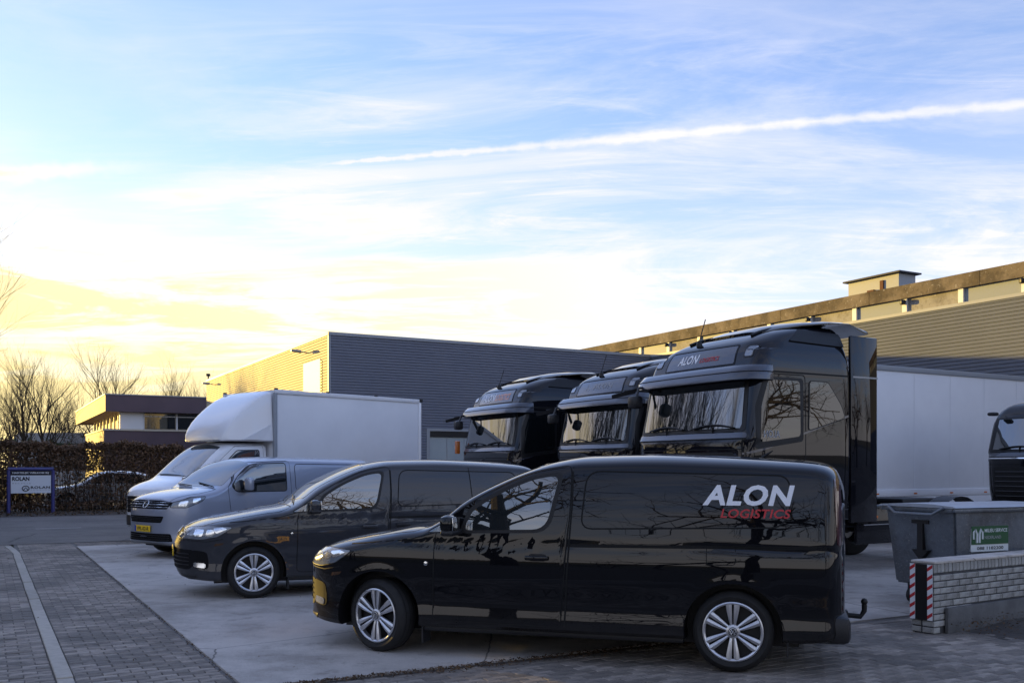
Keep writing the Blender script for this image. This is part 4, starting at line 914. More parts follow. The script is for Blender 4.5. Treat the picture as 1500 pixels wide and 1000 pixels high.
# ---- trailer on the second tractor
def build_trailer():
    root = thing('semi_trailer', 'long plain white box trailer backed up to the loading hall', 'trailer', tr2.location, T_R)
    x0, x1, hw, z0, z1 = 2.95, 15.4, 1.24, 1.06, 3.78
    zs = .84                                               # skirt panels hang below the floor behind the tractor
    b = MB(); b.bbox((x0, -hw, z0), (x1, hw, z1), .02); b.build('load_box', 'panel_white', root)
    for s in (-1, 1):
        r = MB(); r.bbox((x0 - .01, s * hw - .03, z1 - .10), (x1, s * hw + .03, z1 + .015), .012); r.build('top_rail', 'trim_grey', root)
        r = MB(); r.bbox((x0 - .01, s * hw - .03, z0 - .08), (x1, s * hw + .03, z0 + .07), .012); r.build('bottom_rail', 'panel_white', root)
        r = MB(); r.bbox((x0 - .02, s * hw - .04, z0 + .04), (x0 + .05, s * hw + .035, z1 - .07), .015); r.build('corner_post', 'trim_grey', root)
        for k in range(2): g = MB(); g.bbox((6.5, s * 1.17 - .02, .50 + .25 * k), (10.3, s * 1.17 + .02, .62 + .25 * k), .01); g.build('side_guard', 'steel', root)
        for x in (10.9, 12.2, 13.5): wheel(root, 'lorry', (x, s * 1.02, .50), s > 0)
        sk = MB(); sk.bbox((6.2, s * hw - .015, zs - .30), (15.3, s * hw + .012, z0 - .085), .008); sk.build('side_skirt', 'panel_white', root)
        lg = MB(); lg.bbox((5.6, s * .8 - .06, .12), (5.74, s * .8 + .06, 1.0), .01); lg.bbox((5.52, s * .8 - .12, .06), (5.82, s * .8 + .12, .12), .01); lg.build('landing_leg', 'steel', root)
    for s in (-1, 1):
        for k in range(10):
            x = x0 + 1.24 * (k + 1); g = MB(); g.box((x - .012, s * (hw + .0035) - .002, z0 + .07), (x + .012, s * (hw + .0035) + .002, z1 - .10)); g.build('panel_joint', 'panel_white', root)
            m_ = MB(); m_.bbox((x - .05, s * (hw + .034) - .008, z0 - .035), (x + .05, s * (hw + .034) + .008, z0 - .005), .004); m_.build('side_marker', 'amber', root)
    f = MB()
    for s in (-1, 1): f.box((4.9, s * .5 - .06, .78), (15.2, s * .5 + .06, 1.0)); f.box((3.3, s * .5 - .06, .985), (4.9, s * .5 + .06, 1.0))
    for x in (6.5, 8.4, 10.2): f.box((x, -1.16, .52), (x + .06, 1.16, .98))
    for x in (10.9, 12.2, 13.5): f.tube([(x, -1.0, .5), (x, 1.0, .5)], .06, 8); f.box((x - .06, -.5, .5), (x + .06, .5, .8))
    f.build('chassis', 'black', root)
    return root
build_trailer()

# ---- waste container ---------------------------------------------------------------
def build_bin():
    root = thing('waste_container', 'dented grey steel waste container with a green and white label, behind the brick wall', 'container', (4.87, 10.52, .004), R(24))
    w, d = 1.6, 1.0                                      # x right along the labelled face, y to the back
    def taper(z): return .10 * (1.13 - z) / .9
    v = []
    for z in (.24, 1.13):
        t = taper(z); v += [(t, t * .6, z), (w - t, t * .6, z), (w - t, d - t * .6, z), (t, d - t * .6, z)]
    b = MB(); b.add(v, [(0, 3, 2, 1), (4, 5, 6, 7), (0, 1, 5, 4), (1, 2, 6, 5), (2, 3, 7, 6), (3, 0, 4, 7)])
    bm = bmesh.new(); me_ = b.mesh('tmp', 'galv'); bm.from_mesh(me_); bmesh.ops.bevel(bm, geom=bm.edges[:], offset=.025, segments=2, affect='EDGES'); b2 = MB(); b2.from_bm(bm)
    b2.build('tub', 'galv', root)
    r = MB(); r.bbox((-.035, -.035, 1.10), (w + .035, 0, 1.15), .012); r.bbox((-.035, d, 1.10), (w + .035, d + .035, 1.15), .012); r.bbox((-.035, 0, 1.10), (0, d, 1.15), .012); r.bbox((w, 0, 1.10), (w + .035, d, 1.15), .012); r.build('rim', 'galv', root)
    l = MB(); prof = [(-.06, 1.155), (-.02, 1.17), (d * .3, 1.19), (d * .7, 1.19), (d + .02, 1.17), (d + .06, 1.155), (d + .05, 1.15), (-.05, 1.15)]
    l.prism([(p[0], p[1]) for p in prof], -.05, w + .05, 'x'); l.build('lid', 'galv_lid', root)
    bar = MB(); bar.tube([(-.055, .10, 1.15), (-.10, .22, 1.075), (-.10, d - .25, 1.075), (-.055, d - .10, 1.15)], .018, 8); bar.build('lift_bar', 'galv', root)
    ar = MB(); x = .02                                     # painted arrow-like bracket on the end
    for k, (y0, y1, z0, z1) in enumerate(((.44, .52, .66, .98), (.36, .60, .96, 1.0))): ar.box((x - .02 - .002 * k, y0, z0), (x + .06, y1, z1))
    ar.prism([(.36, .66), (.60, .66), (.48, .54)], -.0, .09, 'x'); ar.build('end_bracket', 'black', root)
    lb = MB(); lb.box((.27, .014, .66), (.86, .030, 1.02)); lo = lb.build('label_plate', 'label_white', root)
    gr = MB(); gr.box((.275, .008, .74), (.855, .014, .945)); gr.build('label_green', 'green_label', lo)
    text('MILIEU SERVICE', lambda u, v: (.475 + .36 * u, .006, .875 + .04 * v), bold=.015).build('label_words', 'label_white', lo)
    text('NEDERLAND', lambda u, v: (.475 + .26 * u, .006, .80 + .035 * v), bold=.005).build('label_words', 'grey_print', lo)
    text('RESTAFVAL', lambda u, v: (.46 + .22 * u, .012, .965 + .03 * v), bold=.015).build('label_words', 'dark_print', lo)
    text('088 1182200', lambda u, v: (.36 + .42 * u, .012, .68 + .035 * v), bold=.02).build('label_words', 'dark_print', lo)
    m = MB()
    for s in (-1, 1): m.tube([(.37 + s * .02, .006, .76), (.37 + s * .02, .006, .86), (.37 + s * .045, .006, .91), (.37 + s * .07, .006, .88), (.37 + s * .07, .006, .80)], .013, 5)
    m.build('label_emblem', 'label_white', lo)
    for (x, y) in ((.22, .22), (w - .22, .22), (.22, d - .22), (w - .22, d - .22)):
        c = MB(); c.lathe([(.03, -.025), (.095, -.022), (.10, 0), (.095, .022), (.03, .025)], 20, 'y', (x, y, .10)); c.build('castor', 'rubber', root)
        c = MB(); c.box((x - .05, y - .04, .09), (x + .05, y - .03, .27)); c.box((x - .05, y + .03, .09), (x + .05, y + .04, .27)); c.build('castor_fork', 'steel', root)
build_bin()

# ---- whitewashed brick wall -----------------------------------------------------------
def build_brickwall():
    wd = Vector((.838, .546, 0)).normalized()
    root = thing('brick_wall', 'low whitewashed brick wall with striped warning tape on its end', 'wall', (4.06, 9.20, 0), math.atan2(wd.y, wd.x))
    L, T = 6.0, .235
    core = MB(); core.box((.006, .006, -.05), (L, T - .006, .585)); core.build('mortar_core', 'mortar', root)
    cap = None
    bl, bh, bt, j = .205, .052, .10, .011
    def brick_mesh(nm, l, t, h):
        m = MB(); m.bbox((0, 0, 0), (l, t, h), .006); return m.mesh(nm, 'brick_white', smooth=False)
    st, hd, sh, hf = brick_mesh('brick', bl, bt, bh), brick_mesh('brick', .10, bt, bh), brick_mesh('brick', .052, T, .085), brick_mesh('brick', bl, T / 2 - .006, bh)
    rnd = random.Random(3)
    n = int(L / (bl + j)); k0 = 0
    for row in range(9):
        z = .006 + row * (bh + j)
        x = -.003 + (0 if row % 2 else -.5 * (bl + j))
        while x < 5.85:
            me, xx = (st, x) if x >= -.01 else (hd, 0)
            if not (row < 4 and x > .1 + .11 * row):                     # lower rows stop where the footing begins
                o = link('brick', me, root, (xx + rnd.uniform(-.002, .002), -.004 + rnd.uniform(-.003, .002), z)); o.rotation_euler[2] = rnd.uniform(-.012, .012)
            x += bl + j
        # end face: one header lies across, seen from the yard
        o = link('brick', hd, root, (-.004, T, z)); o.rotation_euler[2] = -math.pi / 2; o.location = (-.005 + rnd.uniform(-.002, 0), T + .002 - (0.0 if row % 2 else .118), z)
        o = link('brick', hd, root, (-.005, T - (.118 if row % 2 else 0.0) + .002, z)); o.rotation_euler[2] = -math.pi / 2
    for i in range(95):
        link('brick', sh, root, (-.004 + i * (.052 + .010), -.004 + rnd.uniform(-.002, .002), .587 + rnd.uniform(-.002, .001)))
    tp = MB(); tp.bbox((-.004, -.012, .673), (5.95, T + .012, .70), .008); tp.build('coping', 'concrete', root)
    ft = MB(); ft.bbox((.16, -.05, -.10), (L, -.006, .245), .015); ft.build('footing', 'footing', root)
    # end plate with red and white tape along both edges
    pl = MB(); pl.box((-.024, -.004, .13), (-.016, T + .004, .668)); po = pl.build('end_plate', 'black', root)
    for y0 in (-.004, T - .052):
        t = MB(); t.box((-.027, y0, .13), (-.0245, y0 + .056, .668)); t.build('warning_tape', 'white_print', po)
        for k in range(6):
            z = .14 + k * .092; s = MB(); s.add([(-.0285, y0 + .056, z), (-.0285, y0 + .056, z + .034), (-.0285, y0, z + .072), (-.0285, y0, z + .038)], [(0, 1, 2, 3)]); s.build('tape_stripe', 'red_print', po)
build_brickwall()
# ------------------------------------------------------------------ ground
def quad(name, pts, z, m, kind='structure'):
    mb = MB(); mb.add([(p.x, p.y, z) for p in pts], [tuple(range(len(pts)))]); return tag(mb.build(name, m, smooth=False), kind=kind)
g = MB(); g.add([(-900, -900, -.03), (900, -900, -.03), (900, 1500, -.03), (-900, 1500, -.03)], [(0, 1, 2, 3)]); tag(g.build('ground', 'grass', smooth=False), kind='structure')
quad('yard', [ab(-40, .55), ab(-40, 60), ab(58, 60), ab(58, .55)], -.014, 'asphalt')
quad('road', [ab(22.6, -90), ab(22.6, 11), ab(35.2, 11), ab(35.0, -90)], -.004, 'asphalt')
quad('paving_bed', [ab(1, 1.67), ab(1, 12), ab(6.99, 12), ab(6.99, 1.67)], -.009, 'sand')
quad('street', [ab(-40, -9), ab(-40, .5), ab(22.6, .5), ab(22.6, -9)], -.009, 'sand')
for k in range(3):
    p = ab(29 - k * .5, -2.6 + k * 1.9); quad('road_marking', [p, p + B * 1.1, p + B * 1.1 + A * .12, p + A * .12], 0., 'road_paint')
slab = MB(); P4 = [ab(7.0, 1.67), ab(7.0, 30), ab(21.4, 30), ab(21.4, 1.67)]
slab.add([(p.x, p.y, z) for z in (-.10, .004) for p in P4], [(4, 5, 6, 7), (0, 1, 5, 4), (1, 2, 6, 5), (2, 3, 7, 6), (3, 0, 4, 7)]); tag(slab.build('concrete_slab', 'concrete', smooth=False), kind='structure')
jn = MB()
for a in (11.8, 16.6): p, q = ab(a, 1.67), ab(a, 30); jn.add([(p.x, p.y, .0055), (q.x, q.y, .0055), (q.x + A.x * .012, q.y + A.y * .012, .0055), (p.x + A.x * .012, p.y + A.y * .012, .0055)], [(0, 1, 2, 3)])
jn.build('slab_joint', 'sand', bpy.data.objects['concrete_slab'], smooth=False)
# brick paving: the nearest stones one by one, the rest joined
pave = tag(link('paving', None), kind='structure')
def stone():
    m = MB(); l, w, h, c = .099, .0485, .05, .005
    m.add([(-l, -w, -h), (l, -w, -h), (l, w, -h), (-l, w, -h), (-l, -w, -c), (l, -w, -c), (l, w, -c), (-l, w, -c), (-l + c, -w + c, 0), (l - c, -w + c, 0), (l - c, w - c, 0), (-l + c, w - c, 0)], [(0, 1, 5, 4), (1, 2, 6, 5), (2, 3, 7, 6), (3, 0, 4, 7), (4, 5, 9, 8), (5, 6, 10, 9), (6, 7, 11, 10), (7, 4, 8, 11), (8, 9, 10, 11)])
    return m
sm = stone(); stone_me = sm.mesh('paver', 'paver', smooth=False)
rnd = random.Random(11); spots = []
def field(a0, a1, b0, b1, along):
    da, db = (.102, .204) if along == 'B' else (.204, .102)
    na, nb = int((a1 - a0) / da), int((b1 - b0) / db); b0 += ((b1 - b0) - nb * db) / 2
    for i in range(na):
        a = a0 + (i + .5) * da
        row = [(b0 + (k + .5) * db, 1.) for k in range(nb)] if i % 2 else [(b0 + db * .25, .5)] + [(b0 + (k + 1) * db, 1.) for k in range(nb - 1)] + [(b0 + (nb - .25) * db, .5)]
        for b, sx in row:                                  # half stones close every other row at the edges
            p = ab(a, b)
            if p.y > 5.2 and abs(p.x) < p.y * .60 + .4: spots.append((p, SITE, sx))
field(3, 22.5, .608, 1.6295, 'B'); field(3, 22.5, -8.502, .4755, 'B'); field(2.0, 6.98, 1.68, 11.5, 'B'); field(21.5, 22.5, 1.68, 6, 'B')
spots.sort(key=lambda s: max(0, 7.05 - s[0].y) * 50 + s[0].y)
rest = MB()
for i, (p, r, sx) in enumerate(spots):
    z = rnd.uniform(-.003, .001) - .006 * max(0, math.sin(p.x * 1.3 + p.y * .9)) * rnd.random(); tilt = (rnd.uniform(-.010, .010), rnd.uniform(-.010, .010), r + rnd.uniform(-.012, .012))
    if i < 300:
        o = link('paver', stone_me, pave, (p.x, p.y, z)); o.rotation_euler = tilt; o.scale.x = sx
    else:
        mt = Matrix.Translation((p.x, p.y, z)) @ Matrix.Rotation(tilt[2], 4, 'Z') @ Matrix.Rotation(tilt[0], 4, 'X') @ Matrix.Rotation(tilt[1], 4, 'Y') @ Matrix.Diagonal((sx, 1, 1, 1))
        rest.add([mt @ Vector(v) for v in sm.v[4:]], [tuple(k - 4 for k in f) for f in sm.f[4:]])
ro = rest.build('paver_field', 'paver', pave, smooth=False); ro['kind'] = 'stuff'
# flush kerb band, each stone its own piece, bending aside at the far end
kerb = tag(link('kerb', None), kind='structure')
km = MB(); km.bbox((-.495, -.058, -.12), (.495, .058, .006), .006); kme = km.mesh('kerb_stone', 'kerb', smooth=False)
a = 3.5
while a < 22.4:
    b = .542 - max(0, a - 20.3) * .06
    p = ab(a, b); o = link('kerb_stone', kme, kerb, (p.x, p.y, rnd.uniform(-.004, .008))); o.rotation_euler = (rnd.uniform(-.01, .01), 0, SITE + math.pi / 2 + (.06 if a > 20.3 else 0) + rnd.uniform(-.008, .008)); a += 1.0
# litter and moss along the slab edge, fallen leaves
lt = MB()
def leafquad(mb, p, s, rr, flat=.35):
    u = Vector((rr.gauss(0, 1), rr.gauss(0, 1), rr.gauss(0, flat))).normalized(); v = u.cross(Vector((rr.gauss(0, flat), rr.gauss(0, flat), 1))).normalized()
    mb.add([p - u * s, p + v * s * .55, p + u * s, p - v * s * .55], [(0, 1, 2, 3)])
for i in range(2600):
    b = rnd.uniform(1.9, 6.2); leafquad(lt, ab(6.98 - abs(rnd.gauss(0, .10)) * min(1, (b - 1.7) / 1.5), b, rnd.uniform(.002, .02)), rnd.uniform(.006, .018), rnd)
for i in range(700): leafquad(lt, ab(rnd.uniform(7, 21), 1.66 - abs(rnd.gauss(0, .025)), rnd.uniform(.001, .01)), rnd.uniform(.006, .014), rnd)
for i in range(260): leafquad(lt, ab(rnd.uniform(4, 20), rnd.uniform(-2, 10), .012), rnd.uniform(.006, .018), rnd)
for i in range(1500):
    q = Vector((4.06, 9.20, 0)) + Vector((.838, .546, 0)) * rnd.uniform(.1, 4) + Vector((.546, -.838, 0)) * abs(rnd.gauss(.08, .5)); leafquad(lt, q + Vector((0, 0, rnd.uniform(.01, .14))), rnd.uniform(.006, .020), rnd)
tag(lt.build('leaf_litter', 'litter', smooth=False), 'brown leaf scraps and moss along the concrete edge', 'leaf litter', kind='stuff')
# earth bank that rises beside the brick wall
bk = MB(); wd = Vector((.838, .546, 0)).normalized(); wn_ = Vector((.546, -.838, 0)); o0 = Vector((4.06, 9.20, 0)); N1, N2 = 46, 26; vv = []
for i in range(N1):
    for k in range(N2):
        s, t = .18 + 6.2 * i / (N1 - 1), .0 + 2.6 * k / (N2 - 1); h = .15 * min(1, max(0, (s - .1) / 2.6)) ** 1.3 * max(0, 1 - t / 2.4) ** 1.5
        h += (rnd.uniform(-.012, .012) + .02 * math.sin(s * 7 + t * 5)) * min(1, h * 12); p = o0 + wd * s + wn_ * t; vv.append((p.x, p.y, h - .012 if k < N2 - 1 else -.03))
bk.add(vv, [(i * N2 + k, (i + 1) * N2 + k, (i + 1) * N2 + k + 1, i * N2 + k + 1) for i in range(N1 - 1) for k in range(N2 - 1)])
tag(bk.build('earth_bank', 'soil'), kind='structure')

# ------------------------------------------------------------------ halls
def clad(mb, p, q, z0, z1, nrm, pitch=.11, depth=.028, mi=0):
    """Horizontally ribbed sheet between two plan points."""
    zs = []; z = z0
    while z < z1: zs += [(z, 0), (z + pitch * .16, 0), (z + pitch * .30, depth), (z + pitch * .86, depth)]; z += pitch
    zs = [(min(z, z1), d) for z, d in zs] + [(z1, 0)]
    vv = []
    for z, d in zs: vv += [(p.x + nrm.x * d, p.y + nrm.y * d, z), (q.x + nrm.x * d, q.y + nrm.y * d, z)]
    mb.add(vv, [(2 * i, 2 * i + 1, 2 * i + 3, 2 * i + 2) for i in range(len(zs) - 1) if zs[i + 1][0] - zs[i][0] > 1e-6 or zs[i][1] != zs[i + 1][1]], mi)
def bx(mb, a0, a1, b0, b1, z0, z1, mi=0):                 # box on the site axes
    c = [ab(a0, b0), ab(a0, b1), ab(a1, b1), ab(a1, b0)]
    mb.add([(p.x, p.y, z) for z in (z0, z1) for p in c], [(3, 2, 1, 0), (4, 5, 6, 7), (0, 1, 5, 4), (1, 2, 6, 5), (2, 3, 7, 6), (3, 0, 4, 7)], mi)
ga, gb, gz = 35.6, 11.65, 6.72
hall = thing('grey_hall', 'grey hall clad in horizontal ribbed metal sheet, its end wall in yellow sunlight', 'building', (0, 0, 0))
mb = MB(); bx(mb, ga + .05, ga + 23, gb + .05, 27.2, -.1, gz - .06); mb.build('wall_core', 'roof_dark', hall, smooth=False)
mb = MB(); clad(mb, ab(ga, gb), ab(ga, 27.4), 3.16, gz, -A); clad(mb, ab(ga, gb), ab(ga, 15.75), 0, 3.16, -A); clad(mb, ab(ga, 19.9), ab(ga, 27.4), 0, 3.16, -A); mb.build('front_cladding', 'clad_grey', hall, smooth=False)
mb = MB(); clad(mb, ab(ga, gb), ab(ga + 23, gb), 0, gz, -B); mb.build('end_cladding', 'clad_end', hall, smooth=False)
mb = MB(); bx(mb, ga - .06, ga + .08, gb - .06, 27.4, gz - .01, gz + .11); bx(mb, ga + .081, ga + 23, gb - .062, gb + .08, gz - .012, gz + .108); mb.build('roof_trim', 'trim_grey', hall, smooth=False)
mb = MB(); bx(mb, ga - .045, ga + .05, gb - .045, gb + .05, 0, gz - .01); mb.build('corner_trim', 'trim_grey', hall, smooth=False)
d = MB(); bx(d, ga + .02, ga + .045, 15.85, 19.8, 0, 3.02); dr = d.build('roller_door', 'rolldoor', hall, smooth=False)
f = MB(); bx(f, ga - .05, ga + .04, 15.72, 15.86, 0, 3.10); bx(f, ga - .05, ga + .04, 19.8, 19.94, 0, 3.10); bx(f, ga - .052, ga + .04, 15.72, 19.94, 3.10, 3.20); f.build('door_frame', 'trim_grey', dr, smooth=False)
f = MB(); bx(f, ga - .03, ga + .01, 15.87, 19.79, 2.86, 3.09); f.build('door_header', 'black', dr, smooth=False)
for k in range(1, 5): f = MB(); bx(f, ga + .005, ga + .02, 15.86 + .79 * k - .02, 15.86 + .79 * k + .02, 0, 2.86); f.build('door_rib', 'trim_grey', dr, smooth=False)
d = MB(); bx(d, ga + 1.0, ga + 3.25, gb - .05, gb + .02, 0, 5.9); d.build('end_panel', 'door_panel', hall, smooth=False)
for k in range(26):
    l = MB(); bx(l, ga + .78, ga + .98, gb - .052, gb - .03, 3.0 + .11 * k, 3.06 + .11 * k); l.build('louvre_slat', 'black', hall, smooth=False)
for (a_, z) in ((ga + 2.6, 6.28), (ga + 20.5, 6.35)):
    l = MB(); p = ab(a_, gb, z); l.tube([p, p - B * .35 + Vector((0, 0, .05))], .025, 6); q = p - B * .35 + Vector((0, 0, .05)); l.tube([q, q - B * .40 + Vector((0, 0, .02))], [.07, .05], 8); l.build('wall_lamp', 'steel', hall)
l = MB(); p = ab(ga + 22.6, gb, gz); l.tube([p, p + Vector((0, 0, .35))], .04, 6); l.bbox((p.x - .1, p.y - .1, p.z + .3), (p.x + .1, p.y + .1, p.z + .45), .02); l.build('roof_camera', 'black', hall)

long_ = thing('loading_hall', 'long loading hall with a stained concrete fascia above ribbed grey sheet', 'building', (0, 0, 0))
lb, lz = 27.0, 7.68; a0, a1 = 2.0, 64.0
mb = MB(); bx(mb, a0, a1, lb + .06, lb + 22, -.1, lz - .5); mb.build('wall_core', 'roof_dark', long_, smooth=False)
mb = MB(); clad(mb, ab(a0, lb), ab(ga - .02, lb), 0, 6.72, -B, .118, .03); mb.build('cladding', 'clad_light', long_, smooth=False)
mb = MB(); bx(mb, a0, ga, lb - .06, lb + .04, 6.70, 6.80); mb.build('sheet_trim', 'trim_grey', long_, smooth=False)
fm = MB(); bx(fm, 0, 3.99, -.14, .3, 0, .46)
k = 0; a = a0
while a < a1:
    f = MB(); bx(f, a, min(a1, a + 4.185), lb - .14, lb + .3, 7.24, 7.69); f.build('fascia_slab', 'fascia', long_, smooth=False); a += 4.2
a = a0 + .7
while a < a1 - 2:
    p = MB(); bx(p, a - .09, a + .09, lb - .07, lb + .05, 6.80, 7.24); p.build('pilaster', 'window_frame', long_, smooth=False)
    p = MB(); bx(p, a + .1, a + 1.99, lb + .0, lb + .045, 6.80, 7.24); p.build('wall_panel', 'hall_panel_blue' if k % 2 else 'hall_panel', long_, smooth=False)
    if k % 2: c = MB(); q = ab(a, lb - .16, 7.12); c.bbox((q.x - .08, q.y - .08, q.z - .08), (q.x + .08, q.y + .08, q.z + .08), .04); c.build('camera_dome', 'black', long_)
    a += 2.1; k += 1
mb = MB(); bx(mb, a0, a1, lb + .3, lb + 22, lz - .5, lz - .15); mb.build('roof', 'roof_dark', long_, smooth=False)
u = thing('roof_unit', 'rusty grey ventilation unit standing on the flat roof of the loading hall', 'roof unit', (0, 0, 0))
mb = MB(); bx(mb, 23.5, 25.8, 29.0, 29.9, 7.3, 8.66); mb.build('casing', 'trim_grey', u, smooth=False)
mb = MB(); bx(mb, 23.35, 25.95, 28.85, 30.05, 8.662, 8.72); mb.build('lid', 'roof_dark', u, smooth=False)
mb = MB(); bx(mb, 24.5, 24.8, 28.85, 28.99, 7.9, 8.2); mb.build('fan_box', 'rust', u, smooth=False)
mb = MB(); bx(mb, 24.15, 24.3, 28.95, 28.995, 8.1, 8.5); mb.build('rust_plate', 'rust', u, smooth=False)

# flat roofed office behind the hedge
off = thing('flat_roofed_office', 'purple brown flat roofed office with a window band and overhanging roof', 'building', (0, 0, 0))
oa, ob = 64.8, 6.7
mb = MB(); bx(mb, oa + .8, oa + 20, ob + 1.4, ob + 26, 0, 5.4); mb.build('core', 'cream_wall', off, smooth=False)
mb = MB(); bx(mb, oa, oa + 22, ob, ob + 26, 5.16, 6.19); mb.build('roof_fascia', 'purple_wall', off, smooth=False)
mb = MB(); bx(mb, oa - .05, oa + 22, ob - .05, ob + 26, 6.192, 6.26); mb.build('roof_edge', 'trim_grey', off, smooth=False)
mb = MB(); bx(mb, oa - .1, oa + 12, ob - .1, ob + 26, 0, 3.95); mb.build('lower_wall', 'purple_wall', off, smooth=False)
mb = MB(); bx(mb, oa - .16, oa + 12, ob - .16, ob + 26, 3.952, 4.06); mb.build('sill', 'cream_wall', off, smooth=False)
mb = MB(); bx(mb, oa + 9, oa + 18, ob + 11, ob + 26, 6.262, 7.1); mb.build('roof_house', 'trim_grey', off, smooth=False)
for k in range(10):
    b0 = ob + 2.4 + 2.05 * k
    w = MB(); bx(w, oa + .72, oa + .79, b0, b0 + 1.9, 4.14, 5.1); wo = w.build('window', 'glass', off, smooth=False)
    f = MB(); bx(f, oa + .62, oa + .80, b0 - .10, b0, 4.08, 5.15); bx(f, oa + .66, oa + .80, b0, b0 + 1.95, 4.90, 4.96); f.build('frame', 'window_frame', wo, smooth=False)
for k in range(8):
    a_ = oa + 1.6 + 2.2 * k
    p = MB(); bx(p, a_ - .06, a_ + .06, ob + .9, ob + 1.02, 4.06, 5.16); p.build('post', 'window_frame', off, smooth=False)
p = MB(); bx(p, oa + .5, oa + .8, ob + .9, ob + 2.3, 4.06, 5.16); p.build('pier', 'window_frame', off, smooth=False)
# low shed far behind
sh = thing('far_shed', 'low pale shed far off between the bare trees', 'shed', (0, 0, 0))
c = Vector((-43, 90, 0)); mb = MB(); mb.box((c.x - 3.6, c.y, 0), (c.x + 3.6, c.y + 6, 3.9)); mb.build('wall', 'trim_grey', sh, smooth=False)
mb = MB(); mb.prism([(c.x - 4, 3.9), (c.x + 4, 3.9), (c.x + 3.4, 4.9), (c.x - 3.4, 4.9)], c.y - .3, c.y + 6.3, 'y'); mb.build('roof', 'trim_grey', sh, smooth=False)
# unseen brick houses added to block the low sun and shade the yard
SD = Vector((-math.sin(R(SUN_AZ)), math.cos(R(SUN_AZ)), 0)); SN = Vector((SD.y, -SD.x, 0))
def house(o0, o1, t, h, label, ridge=2.2):
    c = SN * (o0 + o1) / 2 + SD * t; hw = (o1 - o0) / 2
    ho = thing('brick_house', label, 'house', (c.x, c.y, 0), math.atan2(SN.y, SN.x), 'brick houses across the street')
    mb = MB(); mb.box((-hw, -4, -.1), (hw, 4, h)); mb.build('wall', 'brick_house', ho, smooth=False)
    mb = MB(); mb.prism([(-4.4, h), (4.4, h), (0, h + ridge)], -hw - .2, hw + .2, 'x'); mb.build('roof', 'roof_dark', ho, smooth=False)
    n = int(hw * 2 / 2.6)
    for k in range(n):
        for z in (.9, 3.6):
            if z + 1.5 > h: continue
            x = -hw + (k + .5) * 2 * hw / n
            for y in (-4.03, 4.03):
                w = MB(); w.box((x - .7, y - .02, z), (x + .7, y + .02, z + 1.4)); wo = w.build('window', 'glass', ho, smooth=False)
                f = MB(); f.box((x - .78, y - .035, z - .08), (x + .78, y + .035, z)); f.build('sill', 'window_frame', wo, smooth=False)
house(9.4, 14.2, 39, 5.8, 'brick house across the street beside the road end of the hedge')
house(14.2, 24.5, 60, 7.0, 'brick house beyond the road, across from the grey hall')
house(-34, 5.7, 31, 5.4, 'long brick terrace facing the parked vans across the street')
fh = thing('garden_hedge', 'low clipped garden hedge between the two brick houses', 'hedge', (0, 0, 0)); gm = MB(); gr_ = random.Random(8)  # unseen hedge added to keep the low sun off the ground
for i_ in range(14000):
    p = SN * gr_.uniform(5.7, 9.4) + SD * (26 + gr_.gauss(0, .25)) + Vector((0, 0, gr_.uniform(0, 2.08))); u = Vector((gr_.gauss(0, 1), gr_.gauss(0, 1), gr_.gauss(0, 1))).normalized(); v = u.orthogonal().normalized(); s_ = gr_.uniform(.06, .10)
    gm.add([p - u * s_, p + v * s_ * .6, p + u * s_, p - v * s_ * .6], [(0, 1, 2, 3)])
go = gm.build('leaves', 'leaf', fh, smooth=False); go['kind'] = 'stuff'

# ------------------------------------------------------------------ hedge, sign, car behind the hedge
hr = random.Random(5)
hedge = thing('hedge', 'clipped brown winter hedge along the far side of the road', 'hedge', (0, 0, 0))
lf = MB(); HA, HH = 39.0, 2.42
def hz(b): return HH + .07 * math.sin(b * 1.7) + .05 * math.sin(b * 4.1) + .03 * math.sin(b * 9.7)
for i in range(72000):
    b = hr.uniform(-11, 6.9); t = hr.random()
    if t < .80:
        p = ab(HA + abs(hr.gauss(0, .22)), b, hr.uniform(.02, 1) ** .85 * hz(b))
        if 1.95 < b < 5.6 and .35 < p.z < 1.5 and hr.random() > .27: continue
    else: p = ab(HA + hr.uniform(0, .9), b, hz(b) + hr.gauss(0, .06))
    leafquad(lf, p, hr.uniform(.045, .075), hr, 1.)
lo = lf.build('leaves', 'leaf', hedge, smooth=False); lo['kind'] = 'stuff'
tw = MB()
for i in range(900):
    b = hr.uniform(-22, 6.9); p = ab(HA + hr.uniform(.05, .8), b, 0); q = p + Vector((hr.gauss(0, .12), hr.gauss(0, .12), hr.uniform(1.2, 2.4))); tw.tube([p, (p + q) / 2 + Vector((hr.gauss(0, .05), hr.gauss(0, .05), 0)), q], [.014, .01, .005], 4, cap=False)
to = tw.build('twigs', 'bark', hedge, smooth=False); to['kind'] = 'stuff'
iv = MB()
for i in range(2600): leafquad(iv, ab(HA + hr.uniform(.9, 1.8), hr.uniform(-22, 3), HH + .02 + abs(hr.gauss(0, .12))), hr.uniform(.04, .08), hr, 1.)
tag(iv.build('green_shrubs', 'ivy', smooth=False), 'dark green shrubs showing just above the brown hedge', 'shrubs', kind='stuff')
fl = MB()
for i in range(5200): leafquad(fl, ab(hr.uniform(35.2, 39.2), hr.uniform(-20, 7), hr.uniform(0, .05)), hr.uniform(.03, .06), hr)
tag(fl.build('fallen_leaves', 'litter', smooth=False), 'fallen brown leaves at the foot of the hedge', 'leaves', kind='stuff')
quad('verge', [ab(35.1, -60), ab(35.1, 11), ab(45, 11), ab(45, -60)], -.002, 'soil')

